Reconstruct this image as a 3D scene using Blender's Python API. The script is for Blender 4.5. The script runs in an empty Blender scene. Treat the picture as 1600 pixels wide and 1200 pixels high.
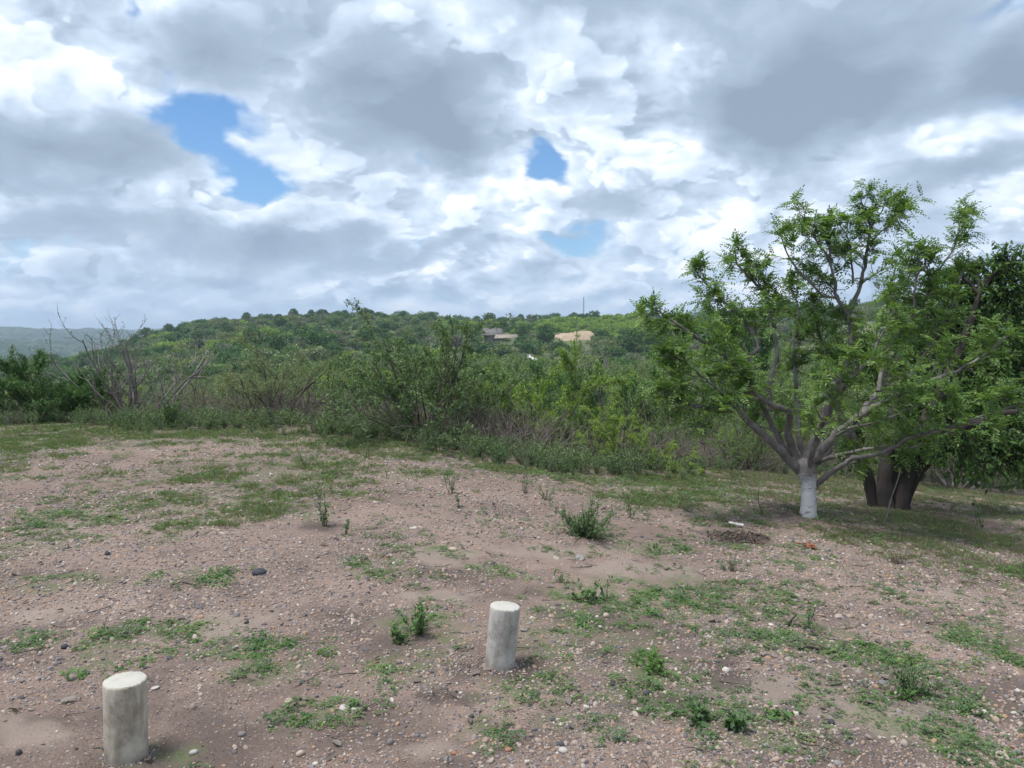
import bpy, bmesh, math, random
import numpy as np
from mathutils import Vector, Matrix, Quaternion

# ------------------------------------------------------------------ camera
scene = bpy.context.scene
coll = scene.collection
F_PX = 1209.0                      # focal length in pixels of the 1600 px wide photograph
CAM_H = 1.62
PITCH = math.radians(3.75)         # looking slightly down
cam_data = bpy.data.cameras.new("camera")
cam_data.sensor_fit = 'HORIZONTAL'
cam_data.sensor_width = 36.0
cam_data.lens = 36.0 * F_PX / 1600.0
cam_data.clip_start = 0.05
cam_data.clip_end = 30000.0
cam = bpy.data.objects.new("camera", cam_data)
cam.location = (0, 0, CAM_H)
cam.rotation_euler = (math.pi / 2 - PITCH, 0, 0)
coll.objects.link(cam)
scene.camera = cam

C_FWD = Vector((0, math.cos(PITCH), -math.sin(PITCH)))
C_UP = Vector((0, math.sin(PITCH), math.cos(PITCH)))
C_RT = Vector((1, 0, 0))


def ray(px, py):
    """direction of a photograph pixel (1600 x 1200), unit forward component"""
    return C_FWD + C_RT * ((px - 800.0) / F_PX) + C_UP * ((600.0 - py) / F_PX)


def at_depth(px, py, d):
    return Vector((0, 0, CAM_H)) + ray(px, py) * d


# ------------------------------------------------------------------ sun, sky, exposure
SUN_EL = math.radians(70)
SUN_AZ = math.radians(-105)        # clockwise from +Y (ahead), so high up on the left
sun_dir = Vector((math.sin(SUN_AZ) * math.cos(SUN_EL), math.cos(SUN_AZ) * math.cos(SUN_EL), math.sin(SUN_EL)))
sd = bpy.data.lights.new("sun", 'SUN')
sd.energy = 3.0
sd.angle = math.radians(18)
sd.color = (1.0, 0.965, 0.91)
so = bpy.data.objects.new("sun", sd)
so.rotation_euler = sun_dir.to_track_quat('Z', 'Y').to_euler()
so.location = (0, 0, 60)
coll.objects.link(so)

scene.view_settings.view_transform = 'Standard'
scene.view_settings.look = 'None'
scene.view_settings.exposure = 0.5
scene.view_settings.gamma = 1.0
scene.view_settings.use_curve_mapping = False


class NT:
    """small helper to write node trees"""
    def __init__(self, tree):
        self.t = tree
        tree.nodes.clear()

    def n(self, typ, **kw):
        nd = self.t.nodes.new(typ)
        for k, v in kw.items():
            setattr(nd, k, v)
        return nd

    def link(self, a, b):
        self.t.links.new(a, b)

    def put(self, sock, v):
        if isinstance(v, bpy.types.NodeSocket):
            self.link(v, sock)
        elif isinstance(v, (tuple, list)) and len(v) == 3 and sock.type == 'RGBA':
            sock.default_value = (*v, 1.0)
        else:
            sock.default_value = v

    def math(self, op, a, b=None, c=None, clamp=False):
        nd = self.n('ShaderNodeMath', operation=op, use_clamp=clamp)
        self.put(nd.inputs[0], a)
        if b is not None:
            self.put(nd.inputs[1], b)
        if c is not None:
            self.put(nd.inputs[2], c)
        return nd.outputs[0]

    def vmath(self, op, a, b=None, out=0):
        nd = self.n('ShaderNodeVectorMath', operation=op)
        self.put(nd.inputs[0], a)
        if b is not None:
            if op == 'SCALE':
                self.put(nd.inputs[3], b)
            else:
                self.put(nd.inputs[1], b)
        return nd.outputs['Value'] if op in ('LENGTH', 'DISTANCE', 'DOT_PRODUCT') else nd.outputs[0]

    def noise(self, vec, scale, detail=4.0, rough=0.5, dist=0.0, color=False, lac=2.0):
        nd = self.n('ShaderNodeTexNoise')
        if vec is not None:
            self.link(vec, nd.inputs['Vector'])
        nd.inputs['Scale'].default_value = scale
        nd.inputs['Detail'].default_value = detail
        nd.inputs['Roughness'].default_value = rough
        nd.inputs['Distortion'].default_value = dist
        nd.inputs['Lacunarity'].default_value = lac
        return nd.outputs['Color' if color else 'Fac']

    def voro(self, vec, scale, feature='F1', out='Distance', rnd=1.0):
        nd = self.n('ShaderNodeTexVoronoi', feature=feature)
        if vec is not None:
            self.link(vec, nd.inputs['Vector'])
        nd.inputs['Scale'].default_value = scale
        nd.inputs['Randomness'].default_value = rnd
        return nd.outputs[out]

    def remap(self, v, a, b, c=0.0, d=1.0, kind='SMOOTHSTEP'):
        nd = self.n('ShaderNodeMapRange', interpolation_type=kind)
        self.put(nd.inputs['Value'], v)
        for k, x in (('From Min', a), ('From Max', b), ('To Min', c), ('To Max', d)):
            self.put(nd.inputs[k], x)
        return nd.outputs[0]

    def mix(self, f, a, b, mode='MIX'):
        nd = self.n('ShaderNodeMix', data_type='RGBA', blend_type=mode)
        nd.clamp_factor = True
        self.put(nd.inputs[0], f)
        self.put(nd.inputs[6], a)
        self.put(nd.inputs[7], b)
        return nd.outputs[2]

    def ramp(self, f, stops, interp='LINEAR'):
        nd = self.n('ShaderNodeValToRGB')
        nd.color_ramp.interpolation = interp
        e = nd.color_ramp.elements
        while len(e) < len(stops):
            e.new(0.5)
        for el, (p, c) in zip(e, stops):
            el.position = p
            el.color = (*c, 1.0)
        self.put(nd.inputs[0], f)
        return nd.outputs[0]


def build_world():
    w = bpy.data.worlds.new("World")
    scene.world = w
    w.use_nodes = True
    N = NT(w.node_tree)
    out = N.n('ShaderNodeOutputWorld')
    bg = N.n('ShaderNodeBackground')
    bg.inputs['Strength'].default_value = 0.09
    N.link(bg.outputs[0], out.inputs[0])
    sky = N.n('ShaderNodeTexSky', sky_type='NISHITA')
    sky.sun_disc = False
    sky.sun_elevation = SUN_EL
    sky.sun_rotation = SUN_AZ
    sky.air_density = 1.0
    sky.dust_density = 0.6
    sky.ozone_density = 1.6
    d = N.n('ShaderNodeTexCoord').outputs['Generated']
    sep = N.n('ShaderNodeSeparateXYZ')
    N.link(d, sep.inputs[0])
    zc = N.math('MAXIMUM', sep.outputs[2], 0.0)
    inv = N.math('DIVIDE', 1.0, N.math('ADD', zc, 0.60))
    P = N.vmath('SCALE', N.vmath('MULTIPLY', d, (1.0, 1.0, 1.3)), inv)    # softened cloud deck: smaller towards the horizon
    # billows that bend every edge
    wv = N.vmath('SUBTRACT', N.noise(P, 2.6, 4.0, 0.55, color=True), (0.5, 0.5, 0.5))
    wf = N.vmath('SUBTRACT', N.noise(P, 13.0, 3.0, 0.6, color=True), (0.5, 0.5, 0.5))
    Pw = N.vmath('ADD', P, N.vmath('ADD', N.vmath('SCALE', wv, 0.20), N.vmath('SCALE', wf, 0.035)))
    dw = N.vmath('ADD', d, N.vmath('ADD', N.vmath('SCALE', wv, 0.17), N.vmath('SCALE', wf, 0.045)))

    def blobs(lst, base, src):
        acc = base
        for (px, py, rx, ry, amp) in lst:
            c = ray(px, py).normalized()
            q = N.vmath('SUBTRACT', src, tuple(c))
            q = N.vmath('MULTIPLY', q, (F_PX / rx, F_PX / rx, F_PX / ry))
            l = N.vmath('LENGTH', q)
            g = N.remap(l, 0.0, 1.0, amp, 0.0)
            acc = N.math('ADD', acc, g)
        return acc

    # --- cover: where the cloud deck is open; rounded puffs on top of a soft field
    Pup = N.vmath('ADD', N.vmath('SCALE', Pw, 0.985), (-0.015, 0.0, 0.035))

    def field(p):
        f = N.noise(p, 2.7, 5.0, 0.52)
        vn = N.n('ShaderNodeTexVoronoi', feature='F1')
        N.link(p, vn.inputs['Vector'])
        vn.inputs['Scale'].default_value = 8.0
        vn.inputs['Detail'].default_value = 2.6
        vn.inputs['Roughness'].default_value = 0.5
        vn.inputs['Lacunarity'].default_value = 2.3
        return N.math('SUBTRACT', N.math('ADD', f, 0.20), N.math('MULTIPLY', vn.outputs['Distance'], 0.22))
    cov = N.math('ADD', field(Pw), 0.03)
    cov_up = N.math('ADD', field(Pup), 0.03)
    gaps = [(315, 195, 150, 100, -0.46), (415, 282, 100, 62, -0.42), (848, 262, 66, 64, -0.44), (875, 150, 38, 44, -0.27),
            (895, 378, 130, 40, -0.22), (190, 2, 36, 22, -0.2), (585, 318, 34, 22, -0.26), (640, 375, 50, 24, -0.16),
            (30, 420, 120, 36, -0.22), (1210, 262, 50, 24, -0.2), (1080, 385, 110, 34, -0.2)]
    fills = [(390, 345, 110, 70, 0.14), (200, 230, 150, 160, 0.10), (620, 160, 230, 160, 0.16), (1000, 230, 170, 130, 0.16),
             (1290, 160, 300, 170, 0.2), (130, 330, 200, 60, 0.12), (870, 420, 90, 36, 0.14), (760, 420, 90, 40, 0.12)]
    c1 = blobs(gaps, N.math('ADD', cov, 0.11), dw)
    c1 = blobs(fills, c1, dw)
    fine = N.noise(Pw, 11.0, 5.0, 0.62)
    c1 = N.math('ADD', c1, N.math('MULTIPLY', N.math('SUBTRACT', fine, 0.5), 0.22))
    alpha = N.remap(c1, 0.31, 0.52)
    # --- light: thin and sun-facing parts white, thick flat bases grey
    slope = N.math('SUBTRACT', cov, cov_up)
    thick = N.noise(P, 2.0, 3.0, 0.5)
    bases = [(650, 170, 220, 150, 0.32), (700, 235, 120, 70, 0.20), (120, 225, 260, 110, 0.32), (1290, 130, 300, 170, 0.36),
             (1180, 185, 190, 80, 0.16), (1590, 90, 90, 110, 0.30), (330, 80, 130, 90, 0.20), (900, 20, 260, 60, 0.2),
             (1560, 265, 140, 50, 0.26), (520, 385, 260, 40, 0.22), (960, 325, 200, 50, 0.20), (760, 400, 260, 26, 0.12),
             (120, 380, 220, 40, 0.14), (1430, 250, 60, 40, 0.1),
             (1060, 140, 110, 90, -0.30), (1010, 235, 110, 90, -0.34), (905, 190, 80, 60, -0.22), (385, 320, 90, 60, -0.28),
             (80, 110, 150, 100, -0.24), (720, 60, 110, 60, -0.18), (240, 310, 140, 40, -0.14), (760, 265, 90, 90, -0.2),
             (1400, 235, 170, 45, -0.28), (1540, 190, 100, 60, -0.16), (870, 415, 80, 30, -0.12), (470, 250, 120, 40, -0.2)]
    bases = [(a, b, c_, e_, f_ * (0.5 if f_ < 0 else 1.25)) for (a, b, c_, e_, f_) in bases]
    th = blobs(bases, N.math('SUBTRACT', N.math('MULTIPLY_ADD', N.math('SUBTRACT', thick, 0.5), 0.75, 0.47), N.remap(zc, 0.02, 0.24, 0.03, 0.0)), dw)
    amp = N.remap(th, 0.42, 0.72, 1.0, 0.22)                 # billows show on the bright sides, bases are smooth
    det = N.math('ADD', N.math('MULTIPLY', slope, 2.3), N.math('MULTIPLY', N.math('SUBTRACT', fine, 0.5), 0.16))
    # crisp rims where one billow stands before the next, each darker towards its own base
    rim = N.math('ADD', N.remap(cov, 0.505, 0.53, 0.0, -0.15), N.remap(cov, 0.525, 0.66, 0.0, 0.17))
    rim = N.math('ADD', rim, N.math('ADD', N.remap(cov, 0.625, 0.645, 0.0, -0.12), N.remap(cov, 0.64, 0.76, 0.0, 0.14)))
    det = N.math('SUBTRACT', det, rim)
    th = N.math('SUBTRACT', th, N.math('MULTIPLY', det, amp))
    th = N.math('ADD', th, N.remap(c1, 0.42, 0.66, -0.08, 0.03))
    ccol = N.ramp(N.remap(th, 0.07, 0.90, kind='LINEAR'),
                  [(0.0, (1.0, 1.0, 1.0)), (0.22, (0.79, 0.87, 0.96)), (0.45, (0.55, 0.655, 0.79)),
                   (0.70, (0.36, 0.45, 0.565)), (1.0, (0.245, 0.315, 0.41))])
    ccol = N.vmath('SCALE', ccol, 10.0)
    skyc = N.mix(1.0, sky.outputs[0], (0.68, 0.97, 1.22), 'MULTIPLY')
    col = N.mix(alpha, skyc, ccol)
    # --- pale blue air low over the horizon
    hz = N.math('POWER', N.math('SUBTRACT', 1.0, N.math('MINIMUM', zc, 1.0)), 14.0)
    hz = N.math('MULTIPLY', hz, 0.85)
    hazec = N.vmath('SCALE', N.mix(N.remap(fine, 0.4, 0.66), (0.36, 0.49, 0.70), (0.50, 0.61, 0.76)), 10.0)
    col = N.mix(hz, col, hazec)
    N.link(col, bg.inputs['Color'])
    w.cycles.sampling_method = 'MANUAL'
    w.cycles.sample_map_resolution = 512


build_world()

scene.cycles.max_bounces = 6
scene.cycles.diffuse_bounces = 3
scene.cycles.transmission_bounces = 3
scene.cycles.volume_bounces = 0
scene.cycles.use_adaptive_sampling = True
scene.cycles.adaptive_threshold = 0.02
scene.cycles.use_denoising = True
try:
    scene.cycles.denoiser = 'OPENIMAGEDENOISE'
    scene.cycles.denoising_input_passes = 'RGB_ALBEDO_NORMAL'
except Exception:
    pass

# ------------------------------------------------------------------ the lie of the land
_rng = np.random.default_rng(7)


class ValueNoise:
    def __init__(self, seed, n=256):
        r = np.random.default_rng(seed)
        self.g = r.random((n, n))
        self.n = n

    def __call__(self, x, y):
        xi = np.floor(x).astype(int)
        yi = np.floor(y).astype(int)
        fx, fy = x - xi, y - yi
        fx = fx * fx * (3 - 2 * fx)
        fy = fy * fy * (3 - 2 * fy)
        n = self.n
        g = self.g
        a = g[xi % n, yi % n]
        b = g[(xi + 1) % n, yi % n]
        c = g[xi % n, (yi + 1) % n]
        d = g[(xi + 1) % n, (yi + 1) % n]
        return (a * (1 - fx) + b * fx) * (1 - fy) + (c * (1 - fx) + d * fx) * fy - 0.5


VN = [ValueNoise(s) for s in range(11, 21)]


def fbm(x, y, scale, octs=4, k=0):
    s = 0
    amp = 1.0
    for o in range(octs):
        s = s + amp * VN[(o + k) % 10](x * scale + 17.3 * o, y * scale - 9.1 * o)
        scale *= 2.03
        amp *= 0.5
    return s


def sst(a, b, v):
    t = np.clip((v - a) / (b - a), 0, 1)
    return t * t * (3 - 2 * t)


RIDGE_R = 320.0
_rx = np.array([-900, -200, 0, 100, 170, 230, 290, 350, 420, 510, 640, 760, 850, 960, 1060, 1200, 1600, 2300], float)
_ry = np.array([560, 556, 554, 550, 538, 523, 510, 501, 495, 489, 491, 497, 492, 487, 489, 484, 478, 478], float)


def edge_y(x):
    return np.interp(x, [-30, -14, -7, -4.2, -2.0, -0.9, 0.0, 0.9, 2.0, 3.6, 6, 9, 16, 40], [15.5, 15.5, 14.6, 14.0, 12.6, 11.9, 11.2, 11.0, 11.9, 13.2, 15.5, 17, 19, 24])


def height(x, y):
    x = np.asarray(x, float)
    y = np.asarray(y, float)
    r = np.hypot(x, y)
    az = np.arctan2(x, y)
    yp = np.clip(y, 0, 30)
    xs = np.logaddexp(0, (x + 1.5) * 1.6) / 1.6
    xs = 12 * np.tanh(xs / 12)
    knoll = -0.008 * yp - 0.011 * np.minimum(yp, 16) * xs
    knoll = knoll + 0.10 * fbm(x, y, 0.22, 3, 2) + 0.035 * fbm(x, y, 0.9, 3, 5)
    near = 1 - sst(10, 16, r)
    knoll = knoll + near * (0.016 * fbm(x, y, 4.2, 3, 1) + 0.007 * fbm(x, y, 15.0, 2, 4))
    # the bank under the big tree and the drop beyond the edge of the knoll
    knoll = knoll + 0.10 * np.exp(-(((x - 3.4) / 1.1) ** 2 + ((y - 9.0) / 0.8) ** 2))
    edge = edge_y(np.clip(x, -30, 40)) + 0.5 * fbm(x, y, 0.5, 2, 3)
    drop = np.where(y > 0, -2.3 * sst(0.6, 10.5, y - edge) * (1 - 0.55 * sst(1.5, 6, x)), 0.0)
    knoll = knoll + drop
    # valley, hill, far plain and far hills
    pxaz = 800 + F_PX * np.tan(np.clip(az, -1.0, 1.0))
    ridge_top = (522 - np.interp(pxaz, _rx, _ry)) / F_PX * RIDGE_R / np.cos(np.clip(az, -0.9, 0.9)) + CAM_H - 4.6
    ridge = ridge_top + 2.0 * fbm(x, y, 0.02, 3, 6)
    mid = -5.5 + 2.4 * fbm(x, y, 0.018, 3, 1) - 4.0 * sst(-0.2, -0.6, az)
    far_flat = -34 + 9 * fbm(x, y, 0.004, 3, 2)
    farh = np.clip(20 + 30 * fbm(x, y, 0.0011, 4, 8), -5, 40)
    v = np.where(r < 40, -3.0 + (mid + 3.0) * sst(22, 60, r), mid)
    v = v + (ridge - mid) * sst(95, RIDGE_R, r)
    v = v + (ridge - 8 - ridge) * sst(RIDGE_R, 460, r)
    v = v + (far_flat - (ridge - 8)) * sst(430, 900, r)
    v = v + (0.55 * farh + 14) * sst(1150, 1600, r) * (0.5 + 0.5 * np.tanh(fbm(x, y, 0.0016, 2, 3) * 6))
    v = v + (farh + 22) * sst(1700, 2500, r) * (1 - 0.55 * sst(1150, 1600, r) * 0.4)
    w = sst(17, 32, r)
    return knoll * (1 - w) + v * w


def hz(x, y):
    return float(height(np.array([x]), np.array([y]))[0])


def ground(px, py, lift=0.0):
    """where the ray of a photograph pixel meets the ground"""
    d = ray(px, py)
    t = np.linspace(1.0, 60.0, 4000)
    xs, ys, zs = d.x * t, d.y * t, CAM_H + d.z * t
    below = np.nonzero(zs <= height(xs, ys))[0]
    i = below[0] if len(below) else len(t) - 1
    return Vector((xs[i], ys[i], float(height(xs[i:i + 1], ys[i:i + 1])[0]) + lift))


# ------------------------------------------------------------------ mesh helpers
def new_mesh(name, verts, faces, mat=None, smooth=False, attrs=None):
    me = bpy.data.meshes.new(name)
    verts = np.asarray(verts, np.float32)
    me.vertices.add(len(verts))
    me.vertices.foreach_set('co', verts.ravel())
    if isinstance(faces, np.ndarray):
        k = faces.shape[1]
        nf = len(faces)
        me.loops.add(nf * k)
        me.loops.foreach_set('vertex_index', faces.astype(np.int32).ravel())
        me.polygons.add(nf)
        me.polygons.foreach_set('loop_start', np.arange(0, nf * k, k, dtype=np.int32))
    else:
        nf = len(faces)
        lens = np.fromiter((len(f) for f in faces), np.int32, nf)
        flat = np.fromiter((i for f in faces for i in f), np.int32, int(lens.sum()))
        me.loops.add(len(flat))
        me.loops.foreach_set('vertex_index', flat)
        me.polygons.add(nf)
        me.polygons.foreach_set('loop_start', np.concatenate([[0], np.cumsum(lens)[:-1]]).astype(np.int32))
    if smooth:
        me.polygons.foreach_set('use_smooth', np.ones(nf, bool))
    if attrs:
        for k, v in attrs.items():
            a = me.attributes.new(k, 'FLOAT', 'POINT')
            a.data.foreach_set('value', np.asarray(v, np.float32))
    me.update(calc_edges=True)
    me.validate()
    if mat:
        me.materials.append(mat)
    return me


def link(name, me, parent=None, loc=None):
    o = bpy.data.objects.new(name, me)
    coll.objects.link(o)
    if parent is not None:
        o.parent = parent
    if loc is not None:
        o.location = loc
    return o


def tag(o, label=None, cat=None, group=None, kind=None):
    for k, v in (('label', label), ('category', cat), ('group', group), ('kind', kind)):
        if v:
            o[k] = v
    return o


def copy_tree(o, parent=None):
    c = o.copy()
    coll.objects.link(c)
    c.parent = parent
    for ch in list(o.children):
        copy_tree(ch, c)
    return c


class Tubes:
    """collects tapering tubes into one mesh"""
    def __init__(self):
        self.v, self.f, self.a, self.n = [], [], [], 0

    def add(self, pts, rad, sides=6, wob=0.0, rng=None):
        pts = np.asarray(pts, float)
        m = len(pts)
        t = np.gradient(pts, axis=0)
        t /= np.linalg.norm(t, axis=1)[:, None] + 1e-9
        ref = np.array([0.31, 0.87, 0.38]) if abs(t[0][2]) > 0.7 else np.array([0.1, 0.2, 0.97])
        u = np.cross(t, ref)
        u /= np.linalg.norm(u, axis=1)[:, None] + 1e-9
        w = np.cross(t, u)
        an = np.linspace(0, 2 * np.pi, sides, endpoint=False)
        rad = np.asarray(rad, float)
        R = np.repeat(rad[:, None], sides, 1)
        if wob and rng is not None:
            R = R * (1 + wob * rng.normal(size=R.shape))
        ring = pts[:, None, :] + R[..., None] * (np.cos(an)[None, :, None] * u[:, None, :] + np.sin(an)[None, :, None] * w[:, None, :])
        self.v.append(ring.reshape(-1, 3))
        b = self.n
        i = np.arange(m - 1)[:, None] * sides
        j = np.arange(sides)[None, :]
        j2 = (j + 1) % sides
        q = np.stack([i + j, i + j2, i + sides + j2, i + sides + j], -1).reshape(-1, 4) + b
        self.f.append(q)
        self.n += m * sides

    def mesh(self, name, mat):
        return new_mesh(name, np.concatenate(self.v), np.concatenate(self.f), mat, smooth=True)


def smooth_path(ctrl, rad, n_per=4):
    """Catmull-Rom through control points"""
    P = np.asarray(ctrl, float)
    P = np.vstack([2 * P[0] - P[1], P, 2 * P[-1] - P[-2]])
    out, ro = [], []
    for i in range(1, len(P) - 2):
        for k in range(n_per):
            t = k / n_per
            a, b, c, d = P[i - 1], P[i], P[i + 1], P[i + 2]
            out.append(0.5 * ((2 * b) + (c - a) * t + (2 * a - 5 * b + 4 * c - d) * t * t + (3 * b - a - 3 * c + d) * t ** 3))
            ro.append(rad[i - 1] * (1 - t) + rad[i] * t)
    out.append(P[-2])
    ro.append(rad[-1])
    return np.array(out), np.array(ro)


class Leaves:
    """collects many small folded leaves into one mesh"""
    def __init__(self):
        self.p, self.d, self.n, self.l, self.w, self.t = [], [], [], [], [], []

    def add(self, p, d, n, l, w, t):
        self.p.append(np.atleast_2d(p)); self.d.append(np.atleast_2d(d)); self.n.append(np.atleast_2d(n))
        self.l.append(np.atleast_1d(l)); self.w.append(np.atleast_1d(w)); self.t.append(np.atleast_1d(t))

    def count(self):
        return sum(len(x) for x in self.l)

    def mesh(self, name, mat, fine=True):
        p, d, n = np.concatenate(self.p), np.concatenate(self.d), np.concatenate(self.n)
        l, w, t = np.concatenate(self.l)[:, None], np.concatenate(self.w)[:, None], np.concatenate(self.t)
        d = d / (np.linalg.norm(d, axis=1)[:, None] + 1e-9)
        s = np.cross(d, n)
        s /= np.linalg.norm(s, axis=1)[:, None] + 1e-9
        n = np.cross(s, d)
        k = len(p)
        if fine:
            V = np.stack([p, p + d * l * .30 + s * w * .46 + n * w * .14, p + d * l * .68 + s * w * .42 + n * w * .10, p + d * l - n * l * .10,
                          p + d * l * .68 - s * w * .42 + n * w * .10, p + d * l * .30 - s * w * .46 + n * w * .14], 1)
            b = (np.arange(k) * 6)[:, None]
            Fq = np.concatenate([b + np.array([[0, 1, 2, 3]]), b + np.array([[0, 3, 4, 5]])], 0)
            return new_mesh(name, V.reshape(-1, 3), Fq, mat, attrs={'tint': np.repeat(t, 6)})
        V = np.stack([p, p + d * l * .45 + s * w * .5 + n * w * .12, p + d * l - n * l * .08, p + d * l * .45 - s * w * .5 + n * w * .12], 1)
        b = (np.arange(k) * 4)[:, None]
        Ft = np.concatenate([b + np.array([[0, 1, 2]]), b + np.array([[0, 2, 3]])], 0)
        return new_mesh(name, V.reshape(-1, 3), Ft, mat, attrs={'tint': np.repeat(t, 4)})


# ------------------------------------------------------------------ materials
def new_mat(name):
    m = bpy.data.materials.new(name)
    m.use_nodes = True
    N = NT(m.node_tree)
    out = N.n('ShaderNodeOutputMaterial')
    return m, N, out


def leaf_mat(name, dark, mid, light, trans=0.35, rough=0.5, hue_obj=0.35, brown=None):
    m, N, out = new_mat(name)
    at = N.n('ShaderNodeAttribute', attribute_name='tint').outputs['Fac']
    oi = N.n('ShaderNodeObjectInfo').outputs['Random']
    f = N.math('ADD', N.math('MULTIPLY', at, 1.0 - hue_obj), N.math('MULTIPLY', oi, hue_obj))
    stops = [(0.08, dark), (0.5, mid), (0.92, light)]
    if brown:
        stops.append((0.99, brown))
    c = N.ramp(f, stops)
    p = N.n('ShaderNodeBsdfPrincipled')
    N.put(p.inputs['Base Color'], c)
    p.inputs['Roughness'].default_value = rough
    p.inputs['Specular IOR Level'].default_value = 0.35
    tr = N.n('ShaderNodeBsdfTranslucent')
    N.put(tr.inputs['Color'], N.mix(1.0, c, (1.0, 1.12, 0.45), 'MULTIPLY'))
    mx = N.n('ShaderNodeMixShader')
    mx.inputs[0].default_value = trans
    N.link(p.outputs[0], mx.inputs[1])
    N.link(tr.outputs[0], mx.inputs[2])
    N.link(mx.outputs[0], out.inputs[0])
    return m


def bark_mat(name, dark, light, scale=18.0, stretch=0.25, paint=None):
    m, N, out = new_mat(name)
    co = N.n('ShaderNodeTexCoord').outputs['Object']
    st = N.vmath('MULTIPLY', co, (1.0, 1.0, stretch))
    n1 = N.noise(st, scale, 6.0, 0.62)
    n2 = N.noise(co, scale * 0.22, 4.0, 0.6)
    f = N.math('ADD', N.math('MULTIPLY', n1, 0.6), N.math('MULTIPLY', n2, 0.4))
    c = N.ramp(f, [(0.34, dark), (0.52, tuple((a + b) / 2 for a, b in zip(dark, light))), (0.66, light)])
    if paint:                                   # lime wash up to a height, worn through in places
        z = N.n('ShaderNodeSeparateXYZ')
        N.link(co, z.inputs[0])
        worn = N.noise(N.vmath('MULTIPLY', co, (1, 1, 2.6)), 9.0, 4.0, 0.6)
        lim = N.math('ADD', z.outputs[2], N.math('MULTIPLY', N.math('SUBTRACT', worn, 0.5), 0.5))
        keep = N.math('MULTIPLY', N.remap(lim, paint[0], paint[0] + 0.10, 1.0, 0.0), N.remap(worn, 0.33, 0.47))
        c = N.mix(N.math('MULTIPLY', keep, 0.85), c, (0.52, 0.52, 0.54))
    p = N.n('ShaderNodeBsdfPrincipled')
    N.put(p.inputs['Base Color'], c)
    p.inputs['Roughness'].default_value = 0.85
    p.inputs['Specular IOR Level'].default_value = 0.25
    b = N.n('ShaderNodeBump')
    b.inputs['Strength'].default_value = 0.7
    b.inputs['Distance'].default_value = 0.012
    N.link(n1, b.inputs['Height'])
    N.link(b.outputs[0], p.inputs['Normal'])
    N.link(p.outputs[0], out.inputs[0])
    return m


M = {}
M['leaf_hero'] = leaf_mat('hero_leaf', (0.066, 0.125, 0.044), (0.138, 0.232, 0.070), (0.260, 0.370, 0.110), trans=0.45, hue_obj=0.0)
M['leaf_dark'] = leaf_mat('dark_leaf', (0.032, 0.078, 0.026), (0.062, 0.138, 0.038), (0.115, 0.210, 0.052), trans=0.36, hue_obj=0.2)
M['leaf_dense'] = leaf_mat('dense_leaf', (0.052, 0.110, 0.036), (0.098, 0.190, 0.054), (0.180, 0.285, 0.078), trans=0.42, hue_obj=0.0)
M['leaf_mid'] = leaf_mat('shrub_leaf', (0.074, 0.122, 0.056), (0.134, 0.208, 0.082), (0.222, 0.302, 0.108), trans=0.32)
M['leaf_lime'] = leaf_mat('lime_leaf', (0.125, 0.200, 0.045), (0.205, 0.310, 0.062), (0.320, 0.415, 0.095), trans=0.42)
M['leaf_olive'] = leaf_mat('olive_leaf', (0.112, 0.142, 0.075), (0.172, 0.208, 0.100), (0.240, 0.272, 0.130), trans=0.32)
M['leaf_grey'] = leaf_mat('grey_leaf', (0.110, 0.128, 0.100), (0.155, 0.180, 0.135), (0.205, 0.225, 0.170), trans=0.35)
M['leaf_dry'] = leaf_mat('dry_leaf', (0.100, 0.080, 0.070), (0.160, 0.132, 0.115), (0.230, 0.195, 0.165), trans=0.15)
M['leaf_herb'] = leaf_mat('herb_leaf', (0.060, 0.108, 0.050), (0.098, 0.170, 0.070), (0.150, 0.235, 0.088), hue_obj=0.5)
M['leaf_clover'] = leaf_mat('clover_leaf', (0.055, 0.115, 0.038), (0.095, 0.190, 0.052), (0.150, 0.265, 0.068), hue_obj=0.5)
M['grass'] = leaf_mat('grass_blade', (0.110, 0.150, 0.058), (0.165, 0.215, 0.080), (0.235, 0.265, 0.130), hue_obj=0.5)
M['straw'] = leaf_mat('straw', (0.140, 0.115, 0.080), (0.210, 0.175, 0.125), (0.290, 0.250, 0.190), trans=0.2, hue_obj=0.5)
M['bark_hero'] = bark_mat('hero_bark', (0.070, 0.062, 0.060), (0.245, 0.228, 0.226), 16.0, 0.5)
M['bark_paint'] = bark_mat('limewashed_bark', (0.110, 0.098, 0.092), (0.300, 0.280, 0.270), 16.0, 0.5, paint=(0.40,))
M['bark_dark'] = bark_mat('dark_bark', (0.018, 0.015, 0.014), (0.060, 0.050, 0.046), 14.0, 0.2)
M['bark_grey'] = bark_mat('grey_bark', (0.120, 0.105, 0.100), (0.290, 0.265, 0.255), 20.0, 0.3)
M['bark_brown'] = bark_mat('brown_bark', (0.060, 0.048, 0.042), (0.160, 0.135, 0.120), 20.0, 0.3)
M['twig_dry'] = bark_mat('dry_twig', (0.110, 0.085, 0.078), (0.240, 0.200, 0.185), 22.0, 0.4)


def stone_mat(name, stops, rough=0.8):
    m, N, out = new_mat(name)
    oi = N.n('ShaderNodeObjectInfo').outputs['Random']
    co = N.n('ShaderNodeTexCoord').outputs['Object']
    c = N.ramp(oi, stops, 'CONSTANT')
    g = N.noise(co, 3.0, 5.0, 0.65)
    c = N.mix(1.0, c, N.ramp(g, [(0.3, (0.72, 0.72, 0.72)), (0.7, (1.22, 1.2, 1.18))]), 'MULTIPLY')
    p = N.n('ShaderNodeBsdfPrincipled')
    N.put(p.inputs['Base Color'], c)
    p.inputs['Roughness'].default_value = rough
    p.inputs['Specular IOR Level'].default_value = 0.3
    N.link(p.outputs[0], out.inputs[0])
    return m


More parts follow.
